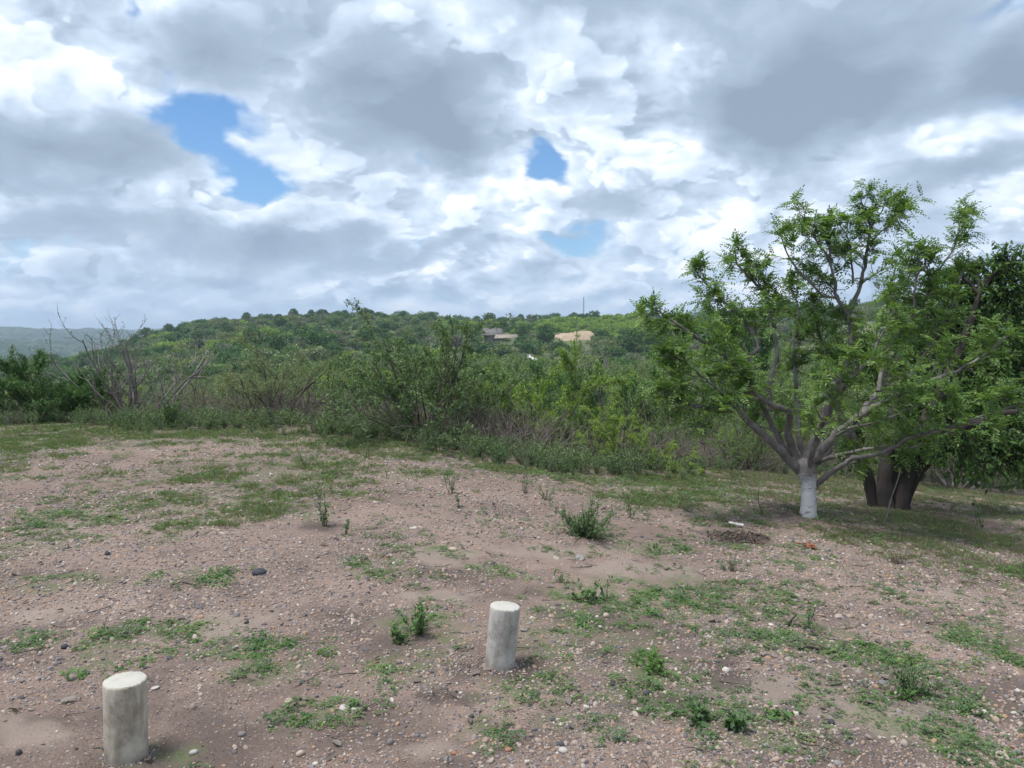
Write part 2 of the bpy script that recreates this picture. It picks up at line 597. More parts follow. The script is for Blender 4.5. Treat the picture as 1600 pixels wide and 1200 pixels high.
M['pebble'] = stone_mat('pebble', [(0.0, (0.240, 0.190, 0.170)), (0.14, (0.310, 0.250, 0.215)), (0.27, (0.185, 0.160, 0.158)), (0.38, (0.350, 0.285, 0.240)),
                                    (0.50, (0.265, 0.195, 0.158)), (0.60, (0.215, 0.190, 0.195)), (0.68, (0.350, 0.300, 0.262)), (0.75, (0.320, 0.208, 0.140)),
                                    (0.83, (0.120, 0.112, 0.122)), (0.92, (0.070, 0.070, 0.082)), (0.972, (0.46, 0.43, 0.39))])
M['stone_grey'] = stone_mat('grey_stone', [(0.0, (0.17, 0.16, 0.16)), (0.5, (0.22, 0.205, 0.20))])
M['stone_dark'] = stone_mat('dark_stone', [(0.0, (0.045, 0.048, 0.060)), (0.5, (0.06, 0.06, 0.066))])
M['stone_tan'] = stone_mat('tan_stone', [(0.0, (0.33, 0.25, 0.19)), (0.5, (0.38, 0.31, 0.25))])
M['stone_pale'] = stone_mat('pale_stone', [(0.0, (0.35, 0.33, 0.31)), (0.5, (0.40, 0.37, 0.345))])
M['stone_rust'] = stone_mat('rust_stone', [(0.0, (0.26, 0.13, 0.075)), (0.5, (0.30, 0.17, 0.10))])


def ground_mat():
    m, N, out = new_mat('dry_ground')
    co = N.n('ShaderNodeTexCoord').outputs['Object']
    sep = N.n('ShaderNodeSeparateXYZ')
    N.link(co, sep.inputs[0])
    flat = N.n('ShaderNodeCombineXYZ')
    N.link(sep.outputs[0], flat.inputs[0])
    N.link(sep.outputs[1], flat.inputs[1])
    fp = flat.outputs[0]
    big = N.noise(fp, 0.55, 5.0, 0.6)
    dirt = N.ramp(big, [(0.30, (0.122, 0.089, 0.077)), (0.46, (0.174, 0.128, 0.110)), (0.58, (0.226, 0.168, 0.143)), (0.72, (0.275, 0.209, 0.178))])
    grain = N.noise(fp, 90.0, 3.0, 0.7)
    dirt = N.mix(1.0, dirt, N.ramp(grain, [(0.3, (0.70, 0.70, 0.70)), (0.7, (1.28, 1.26, 1.24))]), 'MULTIPLY')
    # grit: stones too small to be built one by one
    vcol = N.n('ShaderNodeTexVoronoi')
    N.link(fp, vcol.inputs['Vector'])
    vcol.inputs['Scale'].default_value = 75.0
    sepc = N.n('ShaderNodeSeparateColor')
    N.link(vcol.outputs['Color'], sepc.inputs[0])
    grit = N.ramp(sepc.outputs[0], [(0.0, (0.12, 0.105, 0.10)), (0.3, (0.21, 0.17, 0.148)), (0.55, (0.28, 0.225, 0.19)), (0.72, (0.20, 0.142, 0.105)),
                                    (0.84, (0.085, 0.08, 0.083)), (0.93, (0.35, 0.325, 0.30))], 'CONSTANT')
    gsel = N.math('MULTIPLY', N.remap(sepc.outputs[1], 0.20, 0.30), N.remap(vcol.outputs['Distance'], 0.36, 0.50, 1.0, 0.0))
    gsel = N.math('MULTIPLY', gsel, N.ramp(N.noise(fp, 0.9, 4.0, 0.6), [(0.36, (0.15, 0.15, 0.15)), (0.55, (1, 1, 1))]))
    near = N.mix(gsel, dirt, grit)
    # damp dark soil in blotches
    damp = N.math('ADD', N.n('ShaderNodeAttribute', attribute_name='damp').outputs['Fac'], N.noise(fp, 1.25, 5.0, 0.65))
    damp = N.remap(damp, 0.56, 0.76, 0.0, 0.7)
    near = N.mix(damp, near, (0.075, 0.058, 0.052))
    # attribute set from the place: bare sand, mossy green film, woodland floor
    sand = N.n('ShaderNodeAttribute', attribute_name='sand').outputs['Fac']
    near = N.mix(sand, near, N.mix(grain, (0.245, 0.200, 0.170), (0.30, 0.25, 0.215)))
    soil = N.n('ShaderNodeAttribute', attribute_name='soil').outputs['Fac']
    near = N.mix(soil, near, N.mix(grain, (0.045, 0.036, 0.034), (0.085, 0.068, 0.060)))
    green = N.n('ShaderNodeAttribute', attribute_name='green').outputs['Fac']
    gmask = N.math('MULTIPLY', green, N.remap(N.noise(fp, 7.0, 5.0, 0.7), 0.38, 0.62))
    near = N.mix(gmask, near, N.mix(grain, (0.070, 0.092, 0.045), (0.120, 0.145, 0.068)))
    wood = N.n('ShaderNodeAttribute', attribute_name='wood').outputs['Fac']
    floor = N.ramp(N.noise(fp, 0.35, 6.0, 0.65), [(0.32, (0.060, 0.062, 0.038)), (0.5, (0.085, 0.098, 0.048)), (0.66, (0.135, 0.115, 0.082))])
    col = N.mix(wood, near, floor)
    far = N.n('ShaderNodeAttribute', attribute_name='far').outputs['Fac']
    fcol = N.ramp(N.math('ADD', N.math('MULTIPLY', N.noise(fp, 0.016, 6.0, 0.66), 0.45), N.math('MULTIPLY', N.noise(N.vmath('MULTIPLY', fp, (0.6, 1.6, 1.0)), 0.0045, 4.0, 0.6), 0.55)), [(0.38, (0.030, 0.048, 0.024)), (0.47, (0.048, 0.075, 0.032)), (0.54, (0.110, 0.150, 0.055)), (0.62, (0.200, 0.220, 0.095))])
    col = N.mix(far, col, fcol)
    p = N.n('ShaderNodeBsdfPrincipled')
    N.put(p.inputs['Base Color'], col)
    p.inputs['Roughness'].default_value = 0.92
    p.inputs['Specular IOR Level'].default_value = 0.15
    hgt = N.math('ADD', N.math('MULTIPLY', gsel, N.math('SUBTRACT', 0.5, vcol.outputs['Distance'])), N.math('MULTIPLY', grain, 0.35))
    b = N.n('ShaderNodeBump')
    b.inputs['Strength'].default_value = 0.8
    b.inputs['Distance'].default_value = 0.012
    N.link(hgt, b.inputs['Height'])
    N.link(b.outputs[0], p.inputs['Normal'])
    N.link(p.outputs[0], out.inputs[0])
    return m


# ------------------------------------------------------------------ patches on the knoll, read off the photograph
def patch(px, py, wpx, hpx):
    """ground ellipse (centre, half sizes in metres) under a photograph ellipse"""
    c = ground(px, py)
    l, r = ground(px - wpx, py), ground(px + wpx, py)
    f, n = ground(px, py - hpx), ground(px, py + hpx)
    return (c.x, c.y, abs(r.x - l.x) / 2 + 0.02, abs(f.y - n.y) / 2 + 0.02)


GRASS_P = [patch(*a) for a in [(410, 745, 170, 34), (430, 794, 80, 18), (190, 800, 60, 12), (265, 830, 36, 14), (30, 858, 50, 18), (520, 690, 100, 11),
                               (300, 682, 200, 12), (620, 712, 70, 8), (130, 672, 130, 12), (660, 740, 60, 8), (800, 735, 60, 6), (1150, 765, 110, 14),
                               (1250, 760, 60, 14), (1330, 772, 30, 8), (1500, 770, 60, 16), (1480, 830, 110, 16), (1570, 880, 80, 30), (1440, 850, 120, 14),
                               (1060, 790, 90, 14)]]
CLOVER_P = [patch(*a) for a in [(650, 985, 46, 40), (690, 1010, 40, 30), (900, 985, 70, 46), (1020, 1030, 46, 50), (960, 1010, 50, 30), (1120, 1120, 66, 22),
                                (1000, 930, 110, 22), (1110, 940, 110, 26), (1180, 975, 70, 20), (1330, 1005, 40, 18), (1380, 1030, 70, 22), (1540, 1000, 70, 16), (1580, 1030, 40, 14),
                                (620, 885, 40, 8), (560, 880, 40, 9), (600, 895, 60, 8), (630, 850, 34, 8), (620, 1045, 60, 22), (260, 985, 90, 18),
                                (150, 1040, 60, 16), (420, 1010, 50, 16), (470, 1040, 60, 18), (330, 1010, 40, 12), (760, 890, 30, 10), (1230, 870, 40, 10), (1020, 855, 40, 8),
                                (760, 1150, 40, 14), (900, 1130, 60, 14), (840, 1080, 70, 18), (1200, 1150, 60, 20), (1420, 1130, 60, 14), (1500, 1100, 40, 12),
                                (240, 1180, 60, 14), (500, 1120, 50, 16), (100, 800, 50, 8), (380, 800, 50, 10), (1000, 1080, 60, 12), (700, 860, 40, 6), (180, 1000, 60, 16),
                                (40, 830, 40, 8), (90, 910, 50, 10), (300, 900, 60, 8), (1490, 1170, 60, 14), (80, 1000, 40, 12)]]
SAND_P = [patch(*a) for a in [(1395, 1115, 90, 22), (1500, 932, 40, 10), (350, 985, 60, 22), (120, 820, 40, 10), (700, 870, 70, 16), (690, 930, 60, 14), (1240, 1085, 80, 16),
                              (680, 1170, 40, 12), (50, 1150, 60, 16), (840, 860, 80, 14), (70, 960, 60, 16), (980, 890, 70, 10), (1560, 800, 60, 14)]]
SOIL_P = [patch(*a) for a in [(815, 1055, 26, 14), (880, 962, 30, 12), (940, 1020, 30, 16), (1110, 1045, 36, 18), (1150, 838, 40, 16), (1390, 815, 90, 18), (1300, 800, 50, 10), (700, 1090, 40, 10), (500, 822, 26, 6), (1040, 1100, 40, 10)]]


def patch_mask(x, y, plist, soft=0.45, ns=2.2):
    wob = 1.15 * fbm(x, y, ns, 3, 7) + 0.8 * fbm(x, y, ns * 4, 3, 2)
    m = np.zeros_like(x)
    for (cx, cy, rx, ry) in plist:
        d = np.sqrt(((x - cx) / rx) ** 2 + ((y - cy) / ry) ** 2) + wob
        m = np.maximum(m, 1 - sst(1 - soft, 1 + soft, d))
    return m


def build_ground():
    a_f = np.radians(np.arange(-64, 64.01, 0.25))
    a_b = np.radians(np.arange(68, 293, 5.0))
    ang = np.concatenate([a_f, a_b])
    rr = [0.0, 0.5, 1.0, 1.5]
    r = 1.9
    while r < 7000:
        rr.append(r)
        r *= 1.0085 if r < 16 else (1.014 if r < 60 else (1.02 if r < 500 else 1.03))
    rr = np.array(rr[1:])
    R, A = np.meshgrid(rr, ang, indexing='ij')
    X, Y = (R * np.sin(A)).ravel(), (R * np.cos(A)).ravel()
    Z = height(X, Y)
    na, nr = len(ang), len(rr)
    i = np.arange(nr - 1)[:, None] * na
    j = np.arange(na)[None, :]
    j2 = (j + 1) % na
    F = np.stack([i + j, i + na + j, i + na + j2, i + j2], -1).reshape(-1, 4)
    F = F[:, ::-1]
    V = np.stack([X, Y, Z], 1)
    V = np.vstack([V, [[0, 0, hz(0, 0)]]])
    c = len(V) - 1
    faces = [tuple(q) for q in F]
    faces += [(c, (k + 1) % na, k) for k in range(na)]
    X, Y = V[:, 0], V[:, 1]
    R = np.hypot(X, Y)
    e = edge_y(np.clip(X, -30, 40))
    wood = np.where(Y > 0, sst(-0.3, 2.0, Y - e), sst(30, 60, R))
    far = sst(120, 350, R)
    close = R < 30
    at = {}
    for nm, pl in (('sand', SAND_P), ('soil', SOIL_P), ('green', GRASS_P + CLOVER_P)):
        v = np.zeros(len(V))
        v[close] = patch_mask(X[close], Y[close], pl)
        at[nm] = v * {'sand': 0.5, 'soil': 0.75, 'green': 0.8}[nm]
    band = np.exp(-((Y - e + 0.7) / 0.8) ** 2) * (Y > 0) * 0.6
    at['green'] = np.maximum(at['green'], band)
    road = np.exp(-(((X - 9.6) / 3.0) ** 2 + ((Y - 11.8) / 1.5) ** 2) ** 2)
    at['sand'] = np.maximum(at['sand'], road)
    at['damp'] = 0.15 * (1 - sst(3.8, 7.0, Y)) + 0.10 * np.exp(-(((X - 4.6) / 3.2) ** 2 + ((Y - 8.6) / 2.2) ** 2))
    at['wood'] = wood * (1 - road)
    at['far'] = far
    me = new_mesh('ground', V, faces, ground_mat(), smooth=True, attrs=at)
    o = link('ground', me)
    tag(o, 'pinkish brown gravelly knoll dropping to a scrub valley and hills', kind='structure')
    return o


build_ground()

# ------------------------------------------------------------------ growing things
def unit(v):
    v = np.asarray(v, float)
    return v / (np.linalg.norm(v) + 1e-9)


def rand_unit(rng, k=None):
    v = rng.normal(size=(k, 3) if k else 3)
    return v / (np.linalg.norm(v, axis=-1, keepdims=True) + 1e-9)


def perp(d, rng):
    return unit(np.cross(d, rand_unit(rng)))


def grow(T, L, rng, p, d, length, r0, level, S):
    """one branch and what grows on it; S holds the habit of the plant"""
    segs = S['segs'][level]
    step = length / segs
    pts, rad, dirs = [p], [r0], [d]
    end = S['taper'] * r0
    for i in range(segs):
        d = unit(d + S['jit'][level] * rng.normal(size=3) + np.array([0, 0, S['up'][level]]))
        p = p + d * step
        pts.append(p)
        rad.append(r0 + (end - r0) * (i + 1) / segs)
        dirs.append(d)
    T.add(pts, rad, S['sides'][level])
    pts, dirs = np.array(pts), np.array(dirs)
    if level < S['levels']:
        k = S['kids'][level]
        k = int(k) + (rng.random() < k - int(k))
        for i in range(k):
            t = S['from'][level] + (1 - S['from'][level]) * ((i + rng.random()) / k)
            f = min(t * segs, segs - 1e-4)
            q = int(f)
            pp = pts[q] + (pts[q + 1] - pts[q]) * (f - q)
            a = S['angle'][level] * (0.7 + 0.6 * rng.random())
            sd_ = perp(dirs[q], rng)
            if S.get('flat'):
                sd_ = unit(sd_ * np.array([1, 1, 1 - S['flat']]))
            nd = unit(dirs[q] * math.cos(a) + sd_ * math.sin(a))
            ll = length * S['ratio'][level] * (1 - 0.45 * t) * (0.7 + 0.6 * rng.random())
            grow(T, L, rng, pp, nd, ll, max(rad[q] * 0.62, S['rmin']), level + 1, S)
    if level >= S['leaf_from'] and S['leaves'] > 0:
        k = int(rng.poisson(S['leaves'] * (length / S['leaf_ref'])))
        if k:
            t = S.get('leaf_t0', 0.25) + (1 - S.get('leaf_t0', 0.25)) * rng.random(k) ** 0.8
            f = np.minimum(t * segs, segs - 1e-4)
            q = f.astype(int)
            pp = pts[q] + (pts[q + 1] - pts[q]) * (f - q)[:, None]
            if S['leaf'] == 'pinnate':
                for j in range(k):
                    pinnate(L, rng, pp[j], unit(dirs[q[j]] * 0.5 + rand_unit(rng) * 0.8 + np.array([0, 0, 0.12])), S)
            else:
                dd = dirs[q] * 0.35 + rand_unit(rng, k) + np.array([0, 0, S.get('leaf_up', 0.1)])
                nn = rand_unit(rng, k) * 0.6 + np.array([0, 0, 1.0])
                sz = S['size'] * (0.65 + 0.7 * rng.random(k))
                pp = pp + rand_unit(rng, k) * S.get('fuzz', 0.0) * rng.random((k, 1))
                L.add(pp, dd, nn, sz, sz * S['aspect'], rng.random(k))


def pinnate(L, rng, p, d, S):
    """one feather leaf: a drooping midrib with paired leaflets"""
    n = S.get('pairs', 5)
    ln = S['rachis'] * (0.7 + 0.6 * rng.random())
    side = unit(np.cross(d, np.array([0, 0, 1.0]) + 0.35 * rng.normal(size=3)))
    t0 = np.clip(rng.normal(0.5, 0.2), 0.02, 0.98)
    ps, ds, ns, ls, ts = [], [], [], [], []
    droop = 0.5 + 0.5 * rng.random()
    for i in range(n + 1):
        u = (i + 0.8) / (n + 0.8)
        c = p + d * ln * u + np.array([0, 0, -droop * 0.28 * ln * u * u])
        dd = unit(d + np.array([0, 0, -droop * 0.56 * u]))
        up = unit(np.cross(side, dd))
        if up[2] < 0:
            up = -up
        if i == n:
            ps.append(c); ds.append(dd); ns.append(up); ls.append(S['size'] * 1.05)
            ts.append(t0)
            break
        for s in (-1, 1):
            ps.append(c)
            ds.append(unit(dd * 0.45 + s * side * 0.9 - up * 0.25 * rng.random() + 0.12 * rng.normal(size=3)))
            ns.append(up + 0.22 * rng.normal(size=3))
            ls.append(S['size'] * (0.7 + 0.4 * math.sin(math.pi * min(u + 0.1, 1))) * (0.85 + 0.3 * rng.random()))
            ts.append(np.clip(t0 + 0.12 * rng.normal(), 0, 1))
    ls = np.array(ls)
    L.add(np.array(ps), np.array(ds), np.array(ns), ls, ls * S['aspect'], np.array(ts))


BASE = dict(segs=(7, 5, 4, 3), jit=(0.10, 0.16, 0.2, 0.25), up=(0.05, 0.06, 0.04, 0.0), sides=(6, 5, 4, 3), kids=(5, 4, 3, 0), angle=(0.7, 0.7, 0.8, 0.8),
            ratio=(0.55, 0.5, 0.45, 0.4), levels=2, taper=0.35, rmin=0.004, leaf_from=1, leaves=20, leaf_ref=0.6, leaf='simple', size=0.06, aspect=0.5)
BASE['from'] = (0.25, 0.2, 0.2, 0.2)


def shrub_meshes(name, kind, seed, wood, leafm, n_stems, height_, lean, stem_r, **kw):
    """wood and foliage meshes of one shrub, base at the origin"""
    rng = np.random.default_rng(seed)
    S = dict(BASE)
    S.update(kw)
    T, L = Tubes(), Leaves()
    for i in range(n_stems):
        a = 2 * math.pi * (i + 0.7 * rng.random()) / n_stems
        ln = lean * (0.25 + 0.9 * rng.random())
        d = unit([math.cos(a) * math.sin(ln), math.sin(a) * math.sin(ln), math.cos(ln)])
        st = np.array([math.cos(a), math.sin(a), 0]) * S.get('base_r', 0.08) * rng.random() + np.array([0, 0, -0.15])
        grow(T, L, rng, st, d, height_ * (0.75 + 0.35 * rng.random()), stem_r * (0.7 + 0.6 * rng.random()), 0, S)
    wm = T.mesh(name + '_stems', M[wood])
    lm = L.mesh(name + '_foliage', M[leafm], fine=False) if L.count() else None
    return wm, lm


SHRUB = {}


def proto(key, *a, **kw):
    SHRUB.setdefault(key, []).append(shrub_meshes(key, key, *a, **kw))


for sdn in (1, 2):
    # fan of straight stems, tufts of leaves (centre of the picture)
    proto('vase_shrub', 40 + sdn, 'bark_brown', 'leaf_mid', 26, 2.3, 0.95, 0.019, leaves=70, size=0.055, aspect=0.42, up=(0.03, 0.05, 0.05, 0), kids=(5, 3, 2, 0), ratio=(0.45, 0.5, 0.4, 0.3), fuzz=0.06)
    # open flat-topped thorn tree
    proto('thorn_tree', 50 + sdn, 'bark_brown', 'leaf_olive', 8, 2.2, 0.75, 0.036, leaves=130, size=0.038, aspect=0.4, kids=(5, 5, 3, 0), flat=0.6, up=(-0.01, 0.0, 0, 0),
          angle=(0.8, 0.7, 0.7, 0.7), ratio=(0.62, 0.55, 0.5, 0.4), fuzz=0.10)
    # feathery light green fans
    proto('feathery_shrub', 60 + sdn, 'bark_brown', 'leaf_lime', 9, 1.7, 0.95, 0.022, leaves=110, size=0.055, aspect=0.30, kids=(7, 5, 3, 0), flat=0.7, up=(0.0, -0.03, -0.02, 0),
          angle=(0.75, 0.6, 0.6, 0.6), ratio=(0.6, 0.5, 0.4, 0.3), fuzz=0.06, leaf_ref=0.55)
    # dense dark bush down to the ground
    proto('dark_bush', 70 + sdn, 'bark_brown', 'leaf_dark', 16, 1.9, 1.25, 0.022, leaves=190, size=0.05, aspect=0.42, kids=(6, 4, 3, 0), fuzz=0.10, leaf_t0=0.1)
    # mid green round filler
    proto('green_shrub', 80 + sdn, 'bark_grey', 'leaf_mid', 12, 2.2, 0.95, 0.024, leaves=150, size=0.055, aspect=0.45, kids=(6, 4, 3, 0), fuzz=0.12)
    proto('olive_shrub', 90 + sdn, 'bark_grey', 'leaf_olive', 10, 2.3, 0.85, 0.024, leaves=120, size=0.046, aspect=0.45, kids=(6, 4, 3, 0), fuzz=0.12)
    # leafless grey brush
    proto('bare_shrub', 100 + sdn, 'twig_dry', 'leaf_dry', 13, 1.8, 0.9, 0.016, leaves=1.2, size=0.05, aspect=0.4, kids=(6, 4, 2, 0), rmin=0.0045)
    proto('lime_shrub', 110 + sdn, 'bark_grey', 'leaf_lime', 11, 2.1, 0.95, 0.022, leaves=135, size=0.05, aspect=0.42, kids=(6, 4, 3, 0), fuzz=0.12)
proto('grey_bare_tree', 125, 'bark_grey', 'leaf_mid', 13, 2.4, 1.05, 0.036, leaves=3.0, size=0.06, aspect=0.4, kids=(5, 4, 2, 0), jit=(0.10, 0.16, 0.2, 0.3), up=(0.05, 0.12, 0.1, 0), ratio=(0.55, 0.5, 0.4, 0.3), rmin=0.006)
proto('slim_bare_tree', 122, 'bark_grey', 'leaf_olive', 2, 4.4, 0.12, 0.06, leaves=3.0, size=0.06, aspect=0.4, kids=(12, 6, 3, 0), ratio=(0.42, 0.5, 0.4, 0.3), angle=(1.0, 0.7, 0.7, 0.7))
proto('round_tree', 123, 'bark_dark', 'leaf_dark', 5, 3.4, 0.6, 0.11, leaves=150, size=0.085, aspect=0.5, kids=(8, 6, 4, 0), fuzz=0.22, ratio=(0.6, 0.5, 0.4, 0.3))
proto('round_tree', 124, 'bark_dark', 'leaf_mid', 5, 3.4, 0.6, 0.11, leaves=150, size=0.085, aspect=0.5, kids=(8, 6, 4, 0), fuzz=0.22, ratio=(0.6, 0.5, 0.4, 0.3))


def mesh_height(pair):
    h = 0
    for me in pair:
        if me:
            co = np.empty(len(me.vertices) * 3, np.float32)
            me.vertices.foreach_get('co', co)
            h = max(h, np.percentile(co[2::3], 99.7))
    return float(h)


SHRUB_H = {k: [mesh_height(p) for p in v] for k, v in SHRUB.items()}


def plant(key, i, x, y, h, rot, label, cat, group, name=None, wide=1.0, sink=0.05):
    me = SHRUB[key][i % len(SHRUB[key])]
    e = bpy.data.objects.new(name or key, None)
    e.empty_display_size = 0.2
    coll.objects.link(e)
    e.location = (x, y, hz(x, y) - sink)
    s = h / SHRUB_H[key][i % len(SHRUB_H[key])]
    e.scale = (s * wide, s * wide, s)
    e.rotation_euler = (0, 0, rot)
    link('stems', me[0], e)
    if me[1]:
        f = link('foliage', me[1], e)
    tag(e, label, cat, group)
    return e


def plant_px(key, i, px, dist, top_py, rot, label, cat, group=None, name=None, wide=1.0):
    d = ray(px, 600)
    x, y = d.x / d.y * dist, dist
    g = hz(x, y)
    top = at_depth(px, top_py, dist / C_FWD.y).z
    return plant(key, i, x, y, max(top - g, 0.4), rot, label, cat, group, name, wide), (x, y)


KEEP = []          # places already taken in the valley


def keep(r):
    KEEP.append((r[1][0], r[1][1]))


keep(plant_px('grey_bare_tree', 0, 212, 17.0, 487, 2.1, 'nearly leafless grey tree with crooked pale branches at the left edge of the knoll', 'tree', wide=0.95))
keep(plant_px('dark_bush', 0, 85, 16.6, 545, 0.4, 'dense dark green bush left of the leafless grey tree', 'bush', wide=1.05))
keep(plant_px('thorn_tree', 0, 428, 16.4, 512, 0.9, 'open flat-topped thorn tree with dark crooked stems behind the knoll', 'tree', wide=1.25))
keep(plant_px('vase_shrub', 0, 664, 13.9, 478, 0.2, 'big fan-shaped shrub of many straight stems in the middle of the view', 'shrub', wide=1.08))
keep(plant_px('feathery_shrub', 0, 806, 16.4, 535, 1.3, 'bright green feathery shrub just right of the big fan-shaped shrub', 'shrub', wide=0.95))
keep(plant_px('feathery_shrub', 1, 985, 13.3, 622, 2.2, 'low lime green feathery shrub left of the whitewashed tree', 'shrub', wide=1.0))
keep(plant_px('dark_bush', 1, 912, 14.4, 640, 1.0, 'narrow dark green bush between the two feathery shrubs', 'bush', wide=0.6))
keep(plant_px('bare_shrub', 0, 1045, 13.6, 655, 0.5, 'small twiggy shrub with dark stems right of the low feathery shrub', 'shrub', wide=0.9))
keep(plant_px('vase_shrub', 1, 1170, 15.6, 632, 2.5, 'thin leafy shrub seen under the left limb of the whitewashed tree', 'shrub', wide=0.8))
keep(plant_px('slim_bare_tree', 0, 943, 25.0, 520, 0.0, 'slim leafless grey tree rising from the valley thicket', 'tree', wide=0.8))
keep(plant_px('round_tree', 0, 1140, 44.0, 462, 0.0, 'tall round dark tree behind the crown of the whitewashed tree', 'tree', wide=0.62))
keep(plant_px('thorn_tree', 1, 315, 19.5, 545, 2.9, 'small open thorn tree between the leafless tree and the flat-topped one', 'tree', wide=0.8))
keep(plant_px('green_shrub', 0, 1500, 17.0, 560, 0.3, 'leafy shrub behind the dark tree at the right edge', 'shrub', wide=1.0))
keep(plant_px('bare_shrub', 1, 25, 15.6, 632, 0.3, 'low grey leafless thicket at the left edge of the picture', 'shrub', wide=1.1))
keep(plant_px('green_shrub', 1, 745, 15.6, 575, 1.9, 'leafy green shrub pressed against the fan-shaped shrub', 'shrub', wide=0.7))

# thicket of the valley: single shrubs one can still tell apart
_fr = np.random.default_rng(2024)
kinds = ['green_shrub', 'olive_shrub', 'bare_shrub', 'lime_shrub', 'dark_bush', 'vase_shrub', 'thorn_tree', 'feathery_shrub']
kp = np.array([0.22, 0.21, 0.15, 0.11, 0.08, 0.09, 0.08, 0.06])
SAY = {'green_shrub': 'round mid green shrub', 'olive_shrub': 'dull olive green shrub', 'bare_shrub': 'leafless brown twiggy shrub', 'lime_shrub': 'yellow-green leafy shrub',
       'dark_bush': 'dark green dense bush', 'vase_shrub': 'many-stemmed upright shrub', 'thorn_tree': 'flat-topped olive thorn tree', 'feathery_shrub': 'feathery bright green shrub'}
MARKS = [(78, 'the dense dark bush at far left'), (207, 'the leafless grey tree'), (315, 'the small open thorn tree'), (428, 'the flat-topped thorn tree'), (545, 'the gap left of the fan-shaped shrub'),
         (664, 'the big fan-shaped shrub'), (806, 'the bright feathery shrub'), (943, 'the slim bare tree'), (1060, 'the gap left of the whitewashed tree'), (1230, 'the whitewashed tree'), (1500, 'the dark leafy tree')]


def thicket_place(x, y, r):
    px = 800 + F_PX * x / y
    m = min(MARKS, key=lambda q: abs(q[0] - px))[1]
    return ('close behind ' if r < 24 else 'well behind ' if r < 38 else 'far behind ') + m


ALIKE = {}
taken = list(KEEP)
tries = 0
n_ind = 0
while n_ind < 250 and tries < 9000:
    tries += 1
    az = math.radians(_fr.uniform(-36.5, 35.5))
    r = math.sqrt(_fr.uniform(15.2 ** 2, 52 ** 2))
    x, y = r * math.sin(az), r * math.cos(az)
    if y < float(edge_y(np.array([x]))[0]) + 2.6:
        continue
    if x > 6 and y < 16.5:
        continue
    if r < 24 and _fr.random() < 0.5:
        continue
    gap = 1.5 if r < 24 else 2.2
    if any((x - a) ** 2 + (y - b) ** 2 < gap * gap for a, b in taken):
        continue
    taken.append((x, y))
    k = kinds[_fr.choice(len(kinds), p=kp)]
    h = _fr.uniform(1.1, 2.0) if r < 24 else _fr.uniform(2.2, 4.0)
    if r < 19:
        h *= 0.75
    if k == 'bare_shrub':
        h *= 0.75
    where = thicket_place(x, y, r)
    q = plant(k, int(_fr.integers(2)), x, y, h, _fr.uniform(0, 6.28), SAY[k] + ' ' + where, 'tree' if k == 'thorn_tree' else 'shrub', SAY[k] + ' in the valley thicket', wide=_fr.uniform(0.85, 1.25))
    ALIKE.setdefault(q['label'], []).append((800 + F_PX * x / y, q))
    n_ind += 1


ORD = ['first', 'second', 'third', 'fourth', 'fifth', 'sixth', 'seventh', 'eighth', 'ninth', 'tenth']
for lab, lst in ALIKE.items():
    if len(lst) > 1:
        for i, (_, q) in enumerate(sorted(lst, key=lambda t: t[0])):
            q['label'] = '%s, %s from left' % (lab, ORD[min(i, 9)])


# ------------------------------------------------------------------ scatter: countless small things as one object each
def scatter_group(cname, meshes):
    c = bpy.data.collections.new(cname)
    for i, me in enumerate(meshes):
        o = bpy.data.objects.new('%s_%02d' % (cname, i), me)
        c.objects.link(o)
    return c


def scatter(name, label, pts, scl, rot, idx, meshes):
    pts = np.asarray(pts, np.float32)
    me = bpy.data.meshes.new(name)
    me.vertices.add(len(pts))
    me.vertices.foreach_set('co', pts.ravel())
    a = me.attributes.new('scl', 'FLOAT_VECTOR', 'POINT')
    a.data.foreach_set('vector', np.asarray(scl, np.float32).ravel())
    a = me.attributes.new('rot', 'FLOAT_VECTOR', 'POINT')
    a.data.foreach_set('vector', np.asarray(rot, np.float32).ravel())
    a = me.attributes.new('pick', 'INT', 'POINT')
    a.data.foreach_set('value', np.asarray(idx, np.int32))
    o = link(name, me)
    g = bpy.data.node_groups.new(name + '_scatter', 'GeometryNodeTree')
    g.interface.new_socket('Geometry', in_out='INPUT', socket_type='NodeSocketGeometry')
    g.interface.new_socket('Geometry', in_out='OUTPUT', socket_type='NodeSocketGeometry')
    nn = g.nodes
    gi, go = nn.new('NodeGroupInput'), nn.new('NodeGroupOutput')
    ci = nn.new('GeometryNodeCollectionInfo')
    ci.inputs['Collection'].default_value = scatter_group(name + '_kinds', meshes)
    ci.inputs['Separate Children'].default_value = True
    ci.inputs['Reset Children'].default_value = True
    ip = nn.new('GeometryNodeInstanceOnPoints')
    ip.inputs['Pick Instance'].default_value = True

    def na(nm, typ):
        q = nn.new('GeometryNodeInputNamedAttribute')
        q.data_type = typ
        q.inputs['Name'].default_value = nm
        return [s for s in q.outputs if s.enabled and s.name == 'Attribute'][0]
    lk = g.links.new
    lk(gi.outputs[0], ip.inputs['Points'])
    lk(ci.outputs[0], ip.inputs['Instance'])
    lk(na('pick', 'INT'), ip.inputs['Instance Index'])
    e2r = nn.new('FunctionNodeEulerToRotation')
    lk(na('rot', 'FLOAT_VECTOR'), e2r.inputs[0])
    lk(e2r.outputs[0], ip.inputs['Rotation'])
    lk(na('scl', 'FLOAT_VECTOR'), ip.inputs['Scale'])
    lk(ip.outputs[0], go.inputs[0])
    md = o.modifiers.new('scatter', 'NODES')
    md.node_group = g
    tag(o, label, kind='stuff')
    return o


